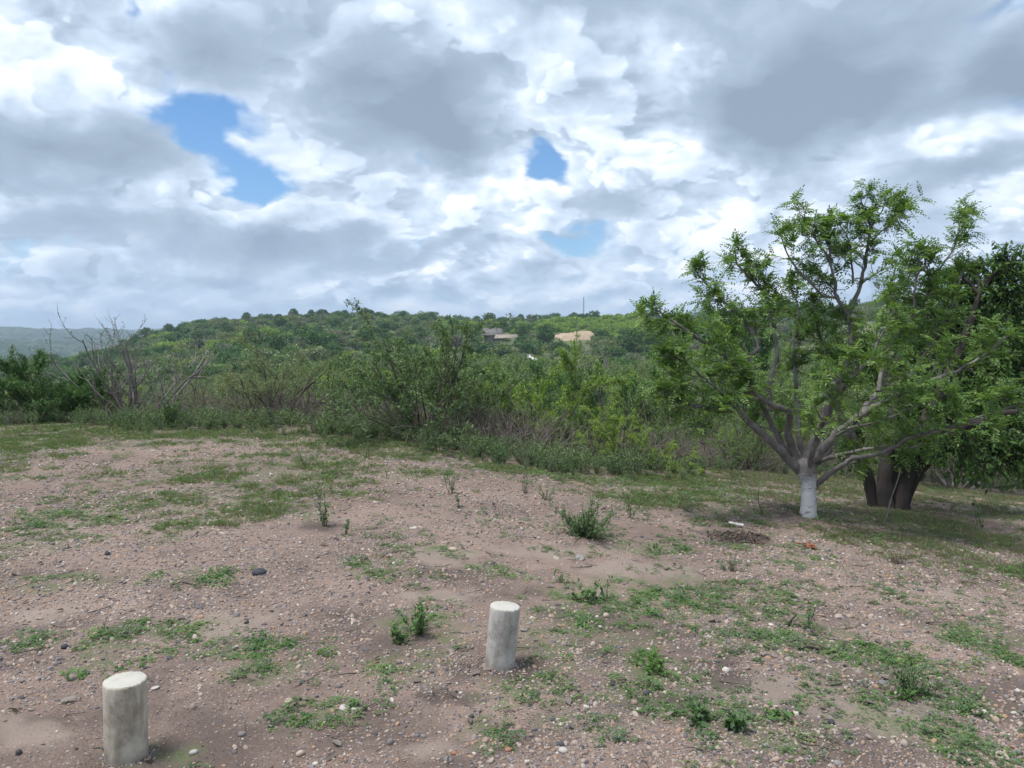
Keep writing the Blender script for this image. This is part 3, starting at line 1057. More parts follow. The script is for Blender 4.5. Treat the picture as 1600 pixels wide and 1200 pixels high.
def fan_points(rng, n, r0, r1, amax=38, power=1.0):
    """points spread over the ground in front, uniform per area for power 1"""
    u = rng.random(n)
    r = np.sqrt(r0 ** 2 + (r1 ** 2 - r0 ** 2) * u ** power)
    a = np.radians(rng.uniform(-amax, amax, n))
    return r * np.sin(a), r * np.cos(a)


# scrub beyond the single shrubs: too many and too merged to tell apart
def two_part(pair, name):
    bm = bmesh.new()
    bm.from_mesh(pair[0])
    k = len(bm.faces)
    bm.from_mesh(pair[1])
    bm.faces.ensure_lookup_table()
    for f in bm.faces[k:]:
        f.material_index = 1
    me = bpy.data.meshes.new(name)
    bm.to_mesh(me)
    bm.free()
    me.materials.append(pair[0].materials[0])
    me.materials.append(pair[1].materials[0])
    return me


vs = [('green_shrub', 0), ('green_shrub', 1), ('olive_shrub', 0), ('olive_shrub', 1), ('lime_shrub', 0), ('dark_bush', 0), ('bare_shrub', 0), ('thorn_tree', 0)]
vs_kinds = [two_part(SHRUB[k][i], 'valley_shrub') for k, i in vs]
vs_h = np.array([SHRUB_H[k][i] for k, i in vs])
rng = np.random.default_rng(55)
vx, vy = fan_points(rng, 2300, 49, 112, 40)
keepm = rng.random(len(vx)) < 0.85 + 0.8 * fbm(vx, vy, 0.05, 2, 3)
vx, vy = vx[keepm], vy[keepm]
n = len(vx)
pk = rng.choice(8, n, p=[.2, .16, .17, .13, .10, .10, .08, .06])
s = rng.uniform(2.0, 3.9, n) / vs_h[pk]
scatter('valley_scrub', 'mixed green and olive scrub filling the valley floor', np.stack([vx, vy, height(vx, vy) - 0.1], 1), np.stack([s * 1.1, s * 1.1, s], 1),
        np.stack([np.zeros(n), np.zeros(n), rng.uniform(0, 6.28, n)], 1), pk, vs_kinds)


# far woodland of the valley side and the hill: coarse shrubs
def far_bush(seed, leafm, n, flat=0.75, spread=1.0, size=0.27):
    n = int(n * 1.5)
    rng = np.random.default_rng(seed)
    L = Leaves()
    lobes = []
    for _ in range(7):
        a = rng.uniform(0, 6.28)
        rr = rng.uniform(0, 1.2) * spread
        lobes.append((rr * math.cos(a), rr * math.sin(a), rng.uniform(1.0, 2.3) * flat, rng.uniform(0.55, 1.0)))
    for _ in range(n):
        lx, ly, lz, lr = lobes[rng.integers(len(lobes))]
        u = rand_unit(rng)
        if u[2] < -0.35:
            u[2] *= -0.6
        c = np.array([lx, ly, lz]) + u * lr * (0.75 + 0.35 * rng.random()) * np.array([1, 1, 0.8])
        if c[2] < 0.05:
            continue
        s = size * (0.5 + rng.random())
        L.add(c, rand_unit(rng) + u * 0.5, u + 0.6 * rng.normal(size=3), s, s * 0.6, rng.random())
    return L.mesh('far_bush', M[leafm], fine=False)


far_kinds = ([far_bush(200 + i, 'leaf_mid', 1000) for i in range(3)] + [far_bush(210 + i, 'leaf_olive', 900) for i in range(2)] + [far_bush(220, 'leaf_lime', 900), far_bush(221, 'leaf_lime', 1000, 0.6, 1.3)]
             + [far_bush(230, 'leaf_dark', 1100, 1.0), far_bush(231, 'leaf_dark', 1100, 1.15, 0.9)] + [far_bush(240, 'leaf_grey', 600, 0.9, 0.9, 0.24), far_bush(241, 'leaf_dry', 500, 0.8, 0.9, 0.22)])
rng = np.random.default_rng(5)
nx = 15000
fx, fy = fan_points(rng, nx, 104, 430, 40, 1.2)
rf = np.hypot(fx, fy)
zone = fbm(fx, fy, 0.022, 3, 4)
dense = rng.random(nx) < 0.80 + 1.0 * zone
pxf = 800 + F_PX * fx / fy
# open ground: the bare bank and the yard of the house on the hill
open_ = ((np.abs(pxf - 895) < 38) & (rf > 172) & (rf < 222)) | ((np.abs(pxf - 778) < 34) & (rf > 168) & (rf < 212))
kk = dense & ~open_
fx, fy, rf, pxf, zone = fx[kk], fy[kk], rf[kk], pxf[kk], zone[kk]
n = len(fx)
lime = 0.08 + 0.95 * np.exp(-((pxf - 925) / 140) ** 2) * sst(190, 225, rf) * (1 - 0.6 * sst(285, 320, rf)) + 0.40 * np.exp(-((pxf - 40) / 120) ** 2) * (1 - sst(110, 170, rf)) + 0.5 * np.clip(fbm(fx, fy, 0.03, 2, 9), 0, 1)  # lighter leaves on the slope right of centre stand in for sunlight through cloud
darkp = 0.15 + 0.2 * sst(275, 320, rf) + 0.6 * np.clip(fbm(fx, fy, 0.025, 2, 2), 0, 1)
u = rng.random(n)
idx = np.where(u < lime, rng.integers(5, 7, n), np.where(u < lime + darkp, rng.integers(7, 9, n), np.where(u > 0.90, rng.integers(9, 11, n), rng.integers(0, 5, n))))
s = 0.55 + 0.95 * rng.random(n) ** 1.6 + 0.3 * zone
idxs = idx
pts = np.stack([fx, fy, height(fx, fy) - 0.15], 1)
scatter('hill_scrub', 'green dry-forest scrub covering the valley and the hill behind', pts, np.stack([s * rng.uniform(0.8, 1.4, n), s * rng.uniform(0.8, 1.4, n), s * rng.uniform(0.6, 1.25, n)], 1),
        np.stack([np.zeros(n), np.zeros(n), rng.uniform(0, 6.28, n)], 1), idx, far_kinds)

# far plain and far hills: tree clumps that only read as a mass
rng = np.random.default_rng(6)
n = 5200
a = np.radians(rng.uniform(-38, -16, n))
r = np.sqrt(rng.uniform(480 ** 2, 2500 ** 2, n))
fx, fy = r * np.sin(a), r * np.cos(a)
s = rng.uniform(1.2, 3.4, n) * (1 + r / 2500)
scatter('distant_woods', 'hazy woods on the far plain and far hills at left', np.stack([fx, fy, height(fx, fy) - 0.6], 1), np.stack([s * 1.6, s * 1.6, s * 0.8], 1),
        np.stack([np.zeros(n), np.zeros(n), rng.uniform(0, 6.28, n)], 1), rng.choice([0, 1, 2, 3, 4, 7, 8], n), far_kinds)

# dry brush between the shrubs
def dry_tangle(seed, n=46, h=0.8):
    rng = np.random.default_rng(seed)
    T = Tubes()
    for _ in range(n):
        b = np.array([rng.normal(0, 0.28), rng.normal(0, 0.28), -0.03])
        d = unit(rng.normal(size=3) * np.array([1, 1, 0.4]) + np.array([0, 0, 0.9]))
        p = [b]
        for k in range(4):
            d = unit(d + 0.28 * rng.normal(size=3))
            p.append(p[-1] + d * h * rng.uniform(0.12, 0.34))
        T.add(p, np.linspace(0.006, 0.0025, 5), 3)
    return T.mesh('dry_tangle', M['twig_dry'])


dry_kinds = [dry_tangle(300 + i) for i in range(4)]
rng = np.random.default_rng(8)
fx, fy = fan_points(rng, 8200, 11, 40, 39)
e = edge_y(fx)
k = (fy > e + 1.3) & ~((fx > 6) & (fy < 16)) & (rng.random(len(fx)) < 0.75 + 0.9 * fbm(fx, fy, 0.25, 2, 1))
fx, fy = fx[k], fy[k]
n = len(fx)
s = rng.uniform(0.6, 1.5, n)
scatter('dry_brush', 'purplish brown dry twigs and dead brush between the shrubs', np.stack([fx, fy, height(fx, fy)], 1), np.stack([s, s, s * rng.uniform(0.6, 1.2, n)], 1),
        np.stack([np.zeros(n), np.zeros(n), rng.uniform(0, 6.28, n)], 1), rng.integers(0, 4, n), dry_kinds)


# herbs along the edge of the knoll
def herb(seed, h=0.5, stems=10, leafm='leaf_herb', lean=0.7, per=26, size=0.035, aspect=0.5):
    rng = np.random.default_rng(seed)
    T, L = Tubes(), Leaves()
    for i in range(stems):
        a = rng.uniform(0, 6.28)
        ln = lean * rng.random()
        d = unit([math.cos(a) * math.sin(ln), math.sin(a) * math.sin(ln), math.cos(ln)])
        p = [np.array([math.cos(a), math.sin(a), 0]) * 0.03 * rng.random() + np.array([0, 0, -0.02])]
        hh = h * rng.uniform(0.55, 1.1)
        for k in range(5):
            d = unit(d + 0.16 * rng.normal(size=3) + np.array([0, 0, 0.05]))
            p.append(p[-1] + d * hh / 5)
        p = np.array(p)
        T.add(p, np.linspace(0.0045, 0.0015, 6) * (h / 0.5) ** 0.5, 3)
        f = rng.uniform(0.8, 4.99, per)
        q = f.astype(int)
        pp = p[q] + (p[q + 1] - p[q]) * (f - q)[:, None] + rand_unit(rng, per) * h * 0.05
        sz = size * rng.uniform(0.6, 1.3, per)
        L.add(pp, rand_unit(rng, per) + np.array([0, 0, 0.35]), rand_unit(rng, per) * 0.5 + np.array([0, 0, 1]), sz, sz * aspect, rng.random(per))
    # stems and leaves in one mesh with two materials
    wm, lm = T.mesh('herb_stems', M['bark_brown']), L.mesh('herb_leaves', M[leafm], fine=False)
    return wm, lm


def joined(pair, name):
    bm = bmesh.new()
    bm.from_mesh(pair[0])
    k = len(bm.faces)
    bm.from_mesh(pair[1])
    bm.faces.ensure_lookup_table()
    for f in bm.faces[k:]:
        f.material_index = 1
    me = bpy.data.meshes.new(name)
    bm.to_mesh(me)
    bm.free()
    me.materials.append(pair[0].materials[0])
    me.materials.append(pair[1].materials[0])
    return me


herb_kinds = [joined(herb(400 + i, 0.42, 11), 'herb') for i in range(3)] + [joined(herb(410 + i, 0.5, 9, 'leaf_mid', 0.6), 'herb') for i in range(2)] + [joined(herb(420, 0.4, 9, 'leaf_grey', 0.6, 18, 0.03), 'herb')]
rng = np.random.default_rng(9)
fx, fy = fan_points(rng, 13000, 9.5, 26, 39)
e = edge_y(fx)
d_e = fy - e
w = np.exp(-((d_e - 0.7) / 1.0) ** 2) * 1.3 * np.where(fx > 2.6, 0.45, 1.0) + 0.07 * ((d_e > 2) & (fy < 26))
clump = np.clip(0.75 + 1.5 * fbm(fx, fy, 0.55, 3, 3), 0.05, 1)
k = (rng.random(len(fx)) < w * clump) & ~((fx > 6) & (fy < 15.5) & (d_e < 0))
fx, fy, d_e = fx[k], fy[k], d_e[k]
n = len(fx)
s = rng.uniform(0.45, 1.0, n) * np.where(d_e < -0.2, 0.6, 1.0)
scatter('herb_fringe', 'green herbs and low weeds along the edge of the knoll', np.stack([fx, fy, height(fx, fy)], 1), np.stack([s, s, s], 1),
        np.stack([np.zeros(n), np.zeros(n), rng.uniform(0, 6.28, n)], 1), rng.integers(0, 6, n), herb_kinds)

# ------------------------------------------------------------------ the whitewashed tree
def hero_tree():
    rng = np.random.default_rng(77)
    base = ground(1263, 806)
    D0 = base.dot(C_FWD) - Vector((0, 0, CAM_H)).dot(C_FWD)          # axial depth of the trunk
    mpp = D0 / F_PX                                                 # metres per photograph pixel at the trunk
    root = bpy.data.objects.new('whitewashed_tree', None)
    coll.objects.link(root)
    root.location = base
    tag(root, 'spreading tree with grey forked limbs and a whitewashed trunk foot', 'tree')
    B = np.array(base)

    def W(px, py, dd):
        return np.array(at_depth(px, py, D0 + dd)) - B
    # trunk
    ctrl = [W(1263, 818, 0), W(1263, 806, 0), W(1263.5, 788, 0), W(1264, 768, 0), W(1263, 750, 0), W(1260, 738, 0), W(1257, 727, 0), W(1256, 718, 0.03)]
    rad = np.array([14.5, 13.2, 11.8, 11.2, 12.2, 16.0, 16.0, 8.0]) * mpp
    T = Tubes()
    p, r = smooth_path(ctrl, rad, 6)
    T.add(p, r, 20, 0.025, rng)
    link('trunk', T.mesh('trunk', M['bark_paint']), root)
    limbs = [
        # (points px, py, depth offset), radius at start and end in px
        ([(1252, 738, 0), (1238, 724, -.04), (1225, 712, -.08), (1203, 688, -.16), (1178, 667, -.25), (1151, 641, -.35), (1125, 638, -.45), (1100, 637, -.55), (1070, 628, -.62), (1040, 612, -.7)], 9.5, 1.6),
        ([(1151, 641, -.35), (1160, 627, -.3), (1171, 614, -.2), (1172, 600, -.1)], 4.0, 2.2),
        ([(1152, 641, -.35), (1138, 624, -.4), (1126, 612, -.5), (1102, 592, -.55), (1070, 566, -.6), (1042, 556, -.65)], 3.2, 1.2),
        ([(1254, 732, .06), (1241, 708, .06), (1234, 690, .05), (1232, 669, .02), (1234, 646, -.02), (1224, 639, -.05), (1206, 632, -.1), (1184, 619, -.15), (1168, 595, -.2), (1142, 565, -.28), (1112, 542, -.36), (1080, 522, -.42), (1056, 505, -.48), (1024, 482, -.55)], 8.0, 1.3),
        ([(1204, 642, .1), (1202, 606, .15), (1207, 580, .2), (1214, 550, .25), (1208, 515, .3), (1199, 466, .35), (1178, 440, .35), (1157, 419, .4), (1146, 390, .4), (1139, 358, .42)], 5.2, 1.2),
        ([(1172, 598, -.2), (1172, 557, -.1), (1184, 539, -.05), (1165, 505, .0), (1142, 482, .02), (1127, 467, .05), (1106, 446, .08), (1090, 430, .1)], 4.2, 1.2),
        ([(1252, 738, .0), (1240, 722, .10), (1222, 694, .2), (1208, 668, .28), (1195, 640, .3), (1178, 612, .35)], 7.5, 3.4),
        ([(1257, 728, .0), (1262, 710, .02), (1270, 694, .05), (1281, 672, .08), (1287, 647, .1), (1296, 612, .14), (1317, 582, .2), (1327, 550, .25), (1330, 520, .3), (1326, 492, .32)], 10.0, 4.6),
        ([(1326, 492, .32), (1307, 464, .3), (1305, 441, .3), (1298, 412, .32), (1296, 372, .35), (1290, 345, .35)], 4.2, 1.0),
        ([(1298, 410, .32), (1280, 385, .3), (1262, 355, .26), (1255, 322, .25)], 2.4, 0.9),
        ([(1308, 466, .3), (1285, 460, .2), (1262, 437, .12), (1244, 419, .08), (1225, 385, .05), (1214, 336, .05)], 2.8, 0.9),
        ([(1326, 490, .32), (1337, 464, .36), (1349, 426, .4), (1356, 385, .42), (1360, 355, .45), (1349, 325, .5), (1340, 305, .5)], 4.4, 1.0),
        ([(1357, 378, .42), (1386, 355, .4), (1405, 336, .4), (1424, 312, .4)], 2.2, 0.9),
        ([(1360, 362, .44), (1368, 346, .5), (1380, 325, .55), (1390, 306, .55)], 1.7, 0.8),
        ([(1333, 440, .4), (1330, 395, .45), (1322, 366, .45), (1298, 337, .45)], 2.0, 0.9),
        ([(1262, 734, -.02), (1275, 713, -.08), (1300, 685, -.16), (1325, 663, -.25), (1350, 647, -.32), (1381, 628, -.4), (1412, 612, -.48), (1442, 597, -.55), (1484, 584, -.6), (1530, 560, -.65), (1570, 528, -.7)], 9.0, 1.6),
        ([(1345, 650, -.3), (1362, 622, -.2), (1394, 602, -.1), (1420, 590, .0), (1440, 560, .1), (1465, 520, .15), (1490, 470, .2), (1500, 430, .2)], 5.4, 1.6),
        ([(1372, 612, -.2), (1385, 560, -.1), (1405, 512, .0), (1427, 494, .05), (1446, 471, .1), (1454, 437, .1), (1446, 408, .1), (1462, 388, .1)], 4.4, 1.2),
        ([(1427, 492, .05), (1429, 452, .0), (1437, 415, -.02), (1430, 385, .0)], 3.0, 1.1),
        ([(1465, 424, .15), (1487, 392, .15), (1499, 362, .15), (1521, 322, .15)], 2.4, 0.9),
        ([(1274, 720, .10), (1294, 716, .06), (1331, 706, .0), (1369, 700, -.1), (1412, 702, -.2), (1440, 696, -.3)], 5.0, 2.0),
        ([(1272, 762, .0), (1282, 752, -.05), (1300, 737, -.15), (1319, 725, -.25), (1331, 716, -.3), (1369, 711, -.4), (1394, 700, -.5), (1422, 684, -.6), (1446, 678, -.7), (1480, 668, -.8), (1530, 652, -.9), (1590, 632, -1.0)], 5.6, 1.6),
        ([(1268, 735, .1), (1279, 706, .2), (1286, 680, .3), (1300, 631, .45), (1310, 590, .6), (1300, 555, .7), (1287, 540, .75), (1277, 505, .8), (1275, 470, .85)], 7.0, 1.8),
        ([(1262, 728, .12), (1250, 690, .3), (1246, 640, .5), (1242, 580, .65), (1240, 535, .75), (1248, 490, .8), (1238, 450, .85)], 6.0, 1.5),
        ([(1272, 730, .1), (1310, 690, .4), (1350, 650, .7), (1385, 590, .9), (1400, 530, 1.0), (1390, 470, 1.05), (1400, 410, 1.05)], 6.0, 1.6),
        ([(1264, 730, -.1), (1275, 690, -.35), (1290, 650, -.6), (1320, 600, -.8), (1360, 560, -.9), (1380, 520, -.95)], 4.5, 1.6),
        ([(1300, 685, -.16), (1330, 668, -.4), (1372, 660, -.6), (1420, 640, -.75), (1470, 620, -.85)], 3.0, 1.2),
    ]
    paths = []
    for ctrl, r0, r1 in limbs:
        pts = [W(*c) for c in ctrl]
        k = np.linspace(0, 1, len(pts))
        rad = (r0 * (1 - k) ** 1.0 + r1 * k) * mpp * 0.86
        p, r = smooth_path(pts, rad, 4)
        if r1 < 1.35 and ctrl[-1][1] < 425:
            k = int(len(p) * 0.88)
            p, r = p[:k], r[:k]
        p = p + rng.normal(size=p.shape) * 0.006
        T = Tubes()
        T.add(p, r, 9 if r0 > 4 else 6, 0.035, rng)
        link('limb', T.mesh('limb', M['bark_hero']), root)
        paths.append((p, r, r0))
    # shoots and feather leaves
    Tw, L = Tubes(), Leaves()
    S = dict(size=0.040, aspect=0.42, rachis=0.165, pairs=6)
    top_c = np.array([0.5, 0.0, 1.1])

    def shoot(p, d, ln, r, lv, few=0):
        n = 4
        pts, dirs = [p], [d]
        for _ in range(n):
            d = unit(d + 0.22 * rng.normal(size=3) + np.array([0, 0, 0.09]))
            p = p + d * ln / n
            pts.append(p)
            dirs.append(d)
        Tw.add(pts, np.linspace(r, r * 0.45, n + 1), 4)
        if lv == 0:
            for k in range(int(rng.integers(2, 4))):
                q = int(rng.integers(1, n + 1))
                a = rng.uniform(0.4, 0.95)
                shoot(pts[q], unit(dirs[q] * math.cos(a) + perp(dirs[q], rng) * math.sin(a)), ln * rng.uniform(0.35, 0.65), max(r * 0.55, 0.0025), 1)
        m = int(rng.integers(3, 6)) + (1 if lv == 0 else 0)
        for k in range(m):
            f = rng.uniform(0.45, 1.0) ** 0.6 * n
            q = min(int(f), n - 1)
            pp = pts[q] + (pts[q + 1] - pts[q]) * (f - q)
            pinnate(L, rng, pp, unit(dirs[q] * 0.55 + perp(dirs[q], rng) * 0.9 + np.array([0, 0, 0.10])), S)
    for p, r, r0 in paths:
        seg = np.linalg.norm(np.diff(p, axis=0), axis=1)
        s_tot = seg.sum()
        cum = np.concatenate([[0], np.cumsum(seg)])
        s = s_tot * (0.46 if r0 > 5 else 0.20)
        while s < s_tot:
            i = min(np.searchsorted(cum, s) - 1, len(p) - 2)
            i = max(i, 0)
            pp = p[i] + (p[i + 1] - p[i]) * ((s - cum[i]) / seg[i])
            d = unit(p[i + 1] - p[i])
            a = rng.uniform(0.5, 1.15)
            out = unit(pp - top_c) * 0.35 + np.array([0, 0, 0.25])
            nd = unit(d * math.cos(a) + perp(d, rng) * math.sin(a) + out * 0.5)
            shoot(pp, nd, rng.uniform(0.20, 0.48) * (1 - 0.5 * s / s_tot), max(min(r[i] * 0.4, 0.009), 0.0035), 0)
            s += rng.uniform(0.05, 0.125) * (0.8 if p[-1][0] < -0.6 else 1.05)
        # tuft at the end
        d = unit(p[-1] - p[-3])
        for _ in range(3):
            shoot(p[-1], unit(d + 0.35 * rng.normal(size=3)), rng.uniform(0.05, 0.10), 0.004, 1)
    tag(link('twigs', Tw.mesh('twigs', M['bark_hero']), root), kind='stuff')
    tag(link('crown', L.mesh('crown', M['leaf_hero'], fine=True), root), kind='stuff')
    print('hero leaflets', L.count(), 'tree depth', D0)
    return root


hero_tree()


# ------------------------------------------------------------------ the dark tree at the right edge
def dark_tree():
    rng = np.random.default_rng(99)
    base = ground(1392, 797)
    base.y += 0.25
    base.z = hz(base.x, base.y)
    D0 = base.dot(C_FWD) - Vector((0, 0, CAM_H)).dot(C_FWD)
    root = bpy.data.objects.new('dark_leafy_tree', None)
    coll.objects.link(root)
    root.location = base
    tag(root, 'dense dark tree with fluted trunk and hanging leaves at the right edge', 'tree')
    B = np.array(base)

    def W(px, py, dd):
        return np.array(at_depth(px, py, D0 + dd)) - B
    stems = [([(1392, 804, .02), (1393, 775, .02), (1397, 740, .04), (1402, 705, .08)], 19, 13), ([(1368, 800, 0), (1362, 770, 0), (1352, 730, -.05), (1335, 690, -.1), (1310, 640, .1), (1300, 580, .3)], 10, 3),
             ([(1385, 803, -.12), (1382, 770, -.12), (1384, 730, -.1), (1388, 690, 0), (1395, 640, .2), (1400, 570, .4), (1410, 500, .6)], 13, 3),
             ([(1402, 804, -.1), (1408, 770, -.1), (1418, 730, -.05), (1428, 700, 0), (1450, 650, .2), (1480, 590, .3), (1510, 520, .4), (1530, 460, .5)], 14, 3),
             ([(1396, 800, .12), (1400, 770, .15), (1410, 730, .2), (1420, 690, .3), (1440, 640, .6), (1470, 580, .9), (1500, 500, 1.1)], 13, 3),
             ([(1410, 803, 0), (1416, 775, 0), (1430, 735, -.1), (1455, 700, -.3), (1500, 670, -.5), (1550, 650, -.6), (1610, 640, -.6)], 10, 3),
             ([(1412, 780, .1), (1440, 730, .3), (1490, 690, .5), (1560, 640, .7), (1640, 590, .8), (1690, 540, .8)], 10, 3)]
    mpp = D0 / F_PX
    T = Tubes()
    ends = []
    for ctrl, r0, r1 in stems:
        pts = [W(*c) for c in ctrl]
        k = np.linspace(0, 1, len(pts))
        p, r = smooth_path(pts, (r0 * (1 - k) ** 0.7 + r1 * k) * mpp, 5)
        T.add(p, r, 12, 0.06, rng)
        ends.append(p)
    link('trunk', T.mesh('trunk', M['bark_dark']), root)
    # crown: leafy shoots filling several lobes, hung on limbs
    lobes = [(1410, 570, 1.1, 80, .6), (1480, 500, .9, 110, 1.0), (1560, 470, .8, 90, .9), (1620, 480, .8, 110, .9), (1530, 580, .7, 120, 1.0), (1620, 600, .7, 120, 1.0), (1480, 650, .3, 85, .7),
             (1550, 680, .2, 90, .7), (1625, 690, .3, 100, .9), (1400, 660, .6, 80, .6), (1335, 695, .4, 55, .45), (1325, 735, .3, 32, .3), (1440, 700, -.3, 60, .5), (1500, 700, -.3, 70, .5), (1530, 735, .0, 42, .35), (1470, 440, .9, 45, .5), (1585, 720, .1, 60, .5),
             (1690, 560, .7, 120, 1.0), (1590, 430, .7, 60, .6), (1575, 405, .6, 40, .4), (1520, 430, .9, 50, .5), (1350, 560, 1.0, 60, .5)]
    allp = np.concatenate(ends)
    Tw, L = Tubes(), Leaves()
    for (px, py, dd, rp, rd) in lobes:
        c = W(px, py, dd)
        rm = rp * mpp
        j = allp[np.argmin(np.linalg.norm(allp - c, axis=1) + 0.3 * np.maximum(allp[:, 2] - c[2], 0))]
        pts, r = smooth_path([j, (j + c) / 2 + 0.12 * rng.normal(size=3) + np.array([0, 0, 0.08]), c], [0.03, 0.02, 0.012], 5)
        Tw.add(pts, r, 6)
        k = int((112 if py > 600 else 118) * (rm / 0.8) ** 2)
        for _ in range(k):
            u = rand_unit(rng)
            q = c + u * np.array([rm, rd * 0.7, rm * 0.85]) * (0.45 + 0.6 * rng.random() ** 0.6)
            zmin = 0.22 if q[0] > 0.8 else 0.45
            if q[2] < zmin:
                continue
            m = pts[int(rng.integers(len(pts) // 2, len(pts)))]
            d = unit(q - m + np.array([0, 0, -0.15]))
            st = q - d * rng.uniform(0.25, 0.55)
            mid = (st + q) / 2 + 0.03 * rng.normal(size=3)
            if rng.random() < 0.5:
                Tw.add([m, (m + st) / 2 + 0.05 * rng.normal(size=3), st], [0.008, 0.006, 0.005], 3)
            Tw.add([st, mid, q], [0.005, 0.004, 0.002], 3)
            n = int(rng.integers(9, 17))
            t = rng.random(n)[:, None]
            pp = st * (1 - t) + q * t
            sz = rng.uniform(0.055, 0.10, n)
            L.add(pp, d * 0.4 + rand_unit(rng, n) + np.array([0, 0, -0.45]), rand_unit(rng, n) * 0.7 + np.array([0, -0.2, 1]), sz, sz * 0.46, np.clip(rng.normal(0.45, 0.25, n), 0, 1))
    tag(link('twigs', Tw.mesh('twigs', M['bark_dark']), root), kind='stuff')
    tag(link('crown', L.mesh('crown', M['leaf_dense'], fine=True), root), kind='stuff')
    print('dark leaves', L.count())


dark_tree()


# ------------------------------------------------------------------ concrete bollards
def concrete_mat(name, warm):
    m, N, out = new_mat(name)
    co = N.n('ShaderNodeTexCoord').outputs['Object']
    n1 = N.noise(co, 7.0, 6.0, 0.65)
    n2 = N.noise(N.vmath('MULTIPLY', co, (1, 1, 0.35)), 24.0, 5.0, 0.7)
    a, b, c3 = ((0.24, 0.21, 0.17), (0.40, 0.36, 0.30), (0.50, 0.46, 0.39)) if warm else ((0.25, 0.23, 0.21), (0.38, 0.36, 0.335), (0.48, 0.458, 0.43))
    c = N.ramp(N.math('ADD', N.math('MULTIPLY', n1, 0.65), N.math('MULTIPLY', n2, 0.35)), [(0.40, a), (0.5, b), (0.60, c3)])
    pit = N.math('MULTIPLY', N.remap(N.voro(N.vmath('ADD', co, N.vmath('SCALE', N.noise(co, 40.0, 3.0, 0.6, color=True), 0.02)), 48.0), 0.10, 0.30, 1.0, 0.0), N.remap(N.noise(co, 23.0, 3.0, 0.6), 0.57, 0.64))
    c = N.mix(N.math('MULTIPLY', pit, 0.75), c, (0.07, 0.065, 0.06))
    z = N.n('ShaderNodeSeparateXYZ')
    N.link(co, z.inputs[0])
    foot = N.remap(N.math('ADD', z.outputs[2], N.math('MULTIPLY', n1, 0.10)), 0.055, 0.12, 0.55, 0.0)     # splashed soil
    c = N.mix(foot, c, (0.17, 0.135, 0.115))
    stain = N.remap(N.noise(N.vmath('MULTIPLY', co, (1, 1, 0.22)), 15.0, 3.0, 0.6), 0.54, 0.68, 0.0, 0.75 if warm else 0.4)
    c = N.mix(stain, c, (0.27, 0.22, 0.165))
    nz = N.n('ShaderNodeSeparateXYZ')
    N.link(N.n('ShaderNodeTexCoord').outputs['Normal'], nz.inputs[0])
    c = N.mix(N.remap(nz.outputs[2], 0.7, 0.95, 0.0, 0.8), c, N.mix(n1, (0.36, 0.35, 0.315), (0.47, 0.46, 0.42)))   # upward faces paler: overhead light put into the colour
    p = N.n('ShaderNodeBsdfPrincipled')
    N.put(p.inputs['Base Color'], c)
    p.inputs['Roughness'].default_value = 0.85
    p.inputs['Specular IOR Level'].default_value = 0.3
    bp = N.n('ShaderNodeBump')
    bp.inputs['Strength'].default_value = 0.6
    bp.inputs['Distance'].default_value = 0.004
    N.link(N.math('SUBTRACT', n2, pit), bp.inputs['Height'])
    N.link(bp.outputs[0], p.inputs['Normal'])
    N.link(p.outputs[0], out.inputs[0])
    return m


FOOT = []


def bollard(px, py, h, rad, lean, label, seed, warm):
    rng = np.random.default_rng(seed)
    g = ground(px, py)
    prof = [(0.0, -0.06), (rad * 1.0, -0.06), (rad * 1.012, 0.0), (rad * 1.0, 0.05), (rad, 0.12), (rad, 0.2), (rad, h - 0.03), (rad * 1.004, h - 0.008), (rad * 0.988, h - 0.001), (rad * 0.93, h + 0.001), (rad * 0.5, h + 0.001), (0.0, h + 0.001)]
    n = 112
    V, F = [], []
    for r, z in prof:
        for k in range(n):
            a = 2 * math.pi * k / n
            chip = 1.0
            if z > h - 0.02 and r > rad * 0.9:
                chip = 1 - 0.11 * max(0, float(fbm(np.array([3 * math.cos(a) + seed]), np.array([3 * math.sin(a)]), 2.6, 4)[0]) - 0.05)
            rr = r * chip * (1 + 0.006 * math.sin(2 * a + seed) + 0.0025 * rng.normal())
            V.append((rr * math.cos(a), rr * math.sin(a), z + 0.0012 * rng.normal() * (z > 0.01 and r > rad * 0.9)))
    for i in range(len(prof) - 1):
        for k in range(n):
            F.append((i * n + k, i * n + (k + 1) % n, (i + 1) * n + (k + 1) % n, (i + 1) * n + k))
    me = new_mesh('concrete_bollard', V, np.array(F), concrete_mat('concrete_warm' if warm else 'concrete_grey', warm), smooth=True)
    o = link('concrete_bollard', me, loc=g)
    o.rotation_euler = lean
    tag(o, label, 'bollard', 'short concrete bollards on the gravel')
    k = 70
    an = rng.uniform(0, 6.283, k)
    rr = rad * (1.0 + 0.28 * rng.random(k) ** 1.5)
    cx, cy = g.x + rr * np.cos(an), g.y + rr * np.sin(an)
    for q in zip(cx, cy):
        FOOT.append(q)
    return o


bollard(198, 1183, 0.300, 0.077, (0.0, math.radians(0.5), 0.4), 'cream stained concrete bollard standing at the lower left', 3, True)
bollard(781, 1040, 0.305, 0.075, (math.radians(-1), math.radians(5.2), 0.0), 'leaning grey concrete bollard beside the clover patch', 8, False)


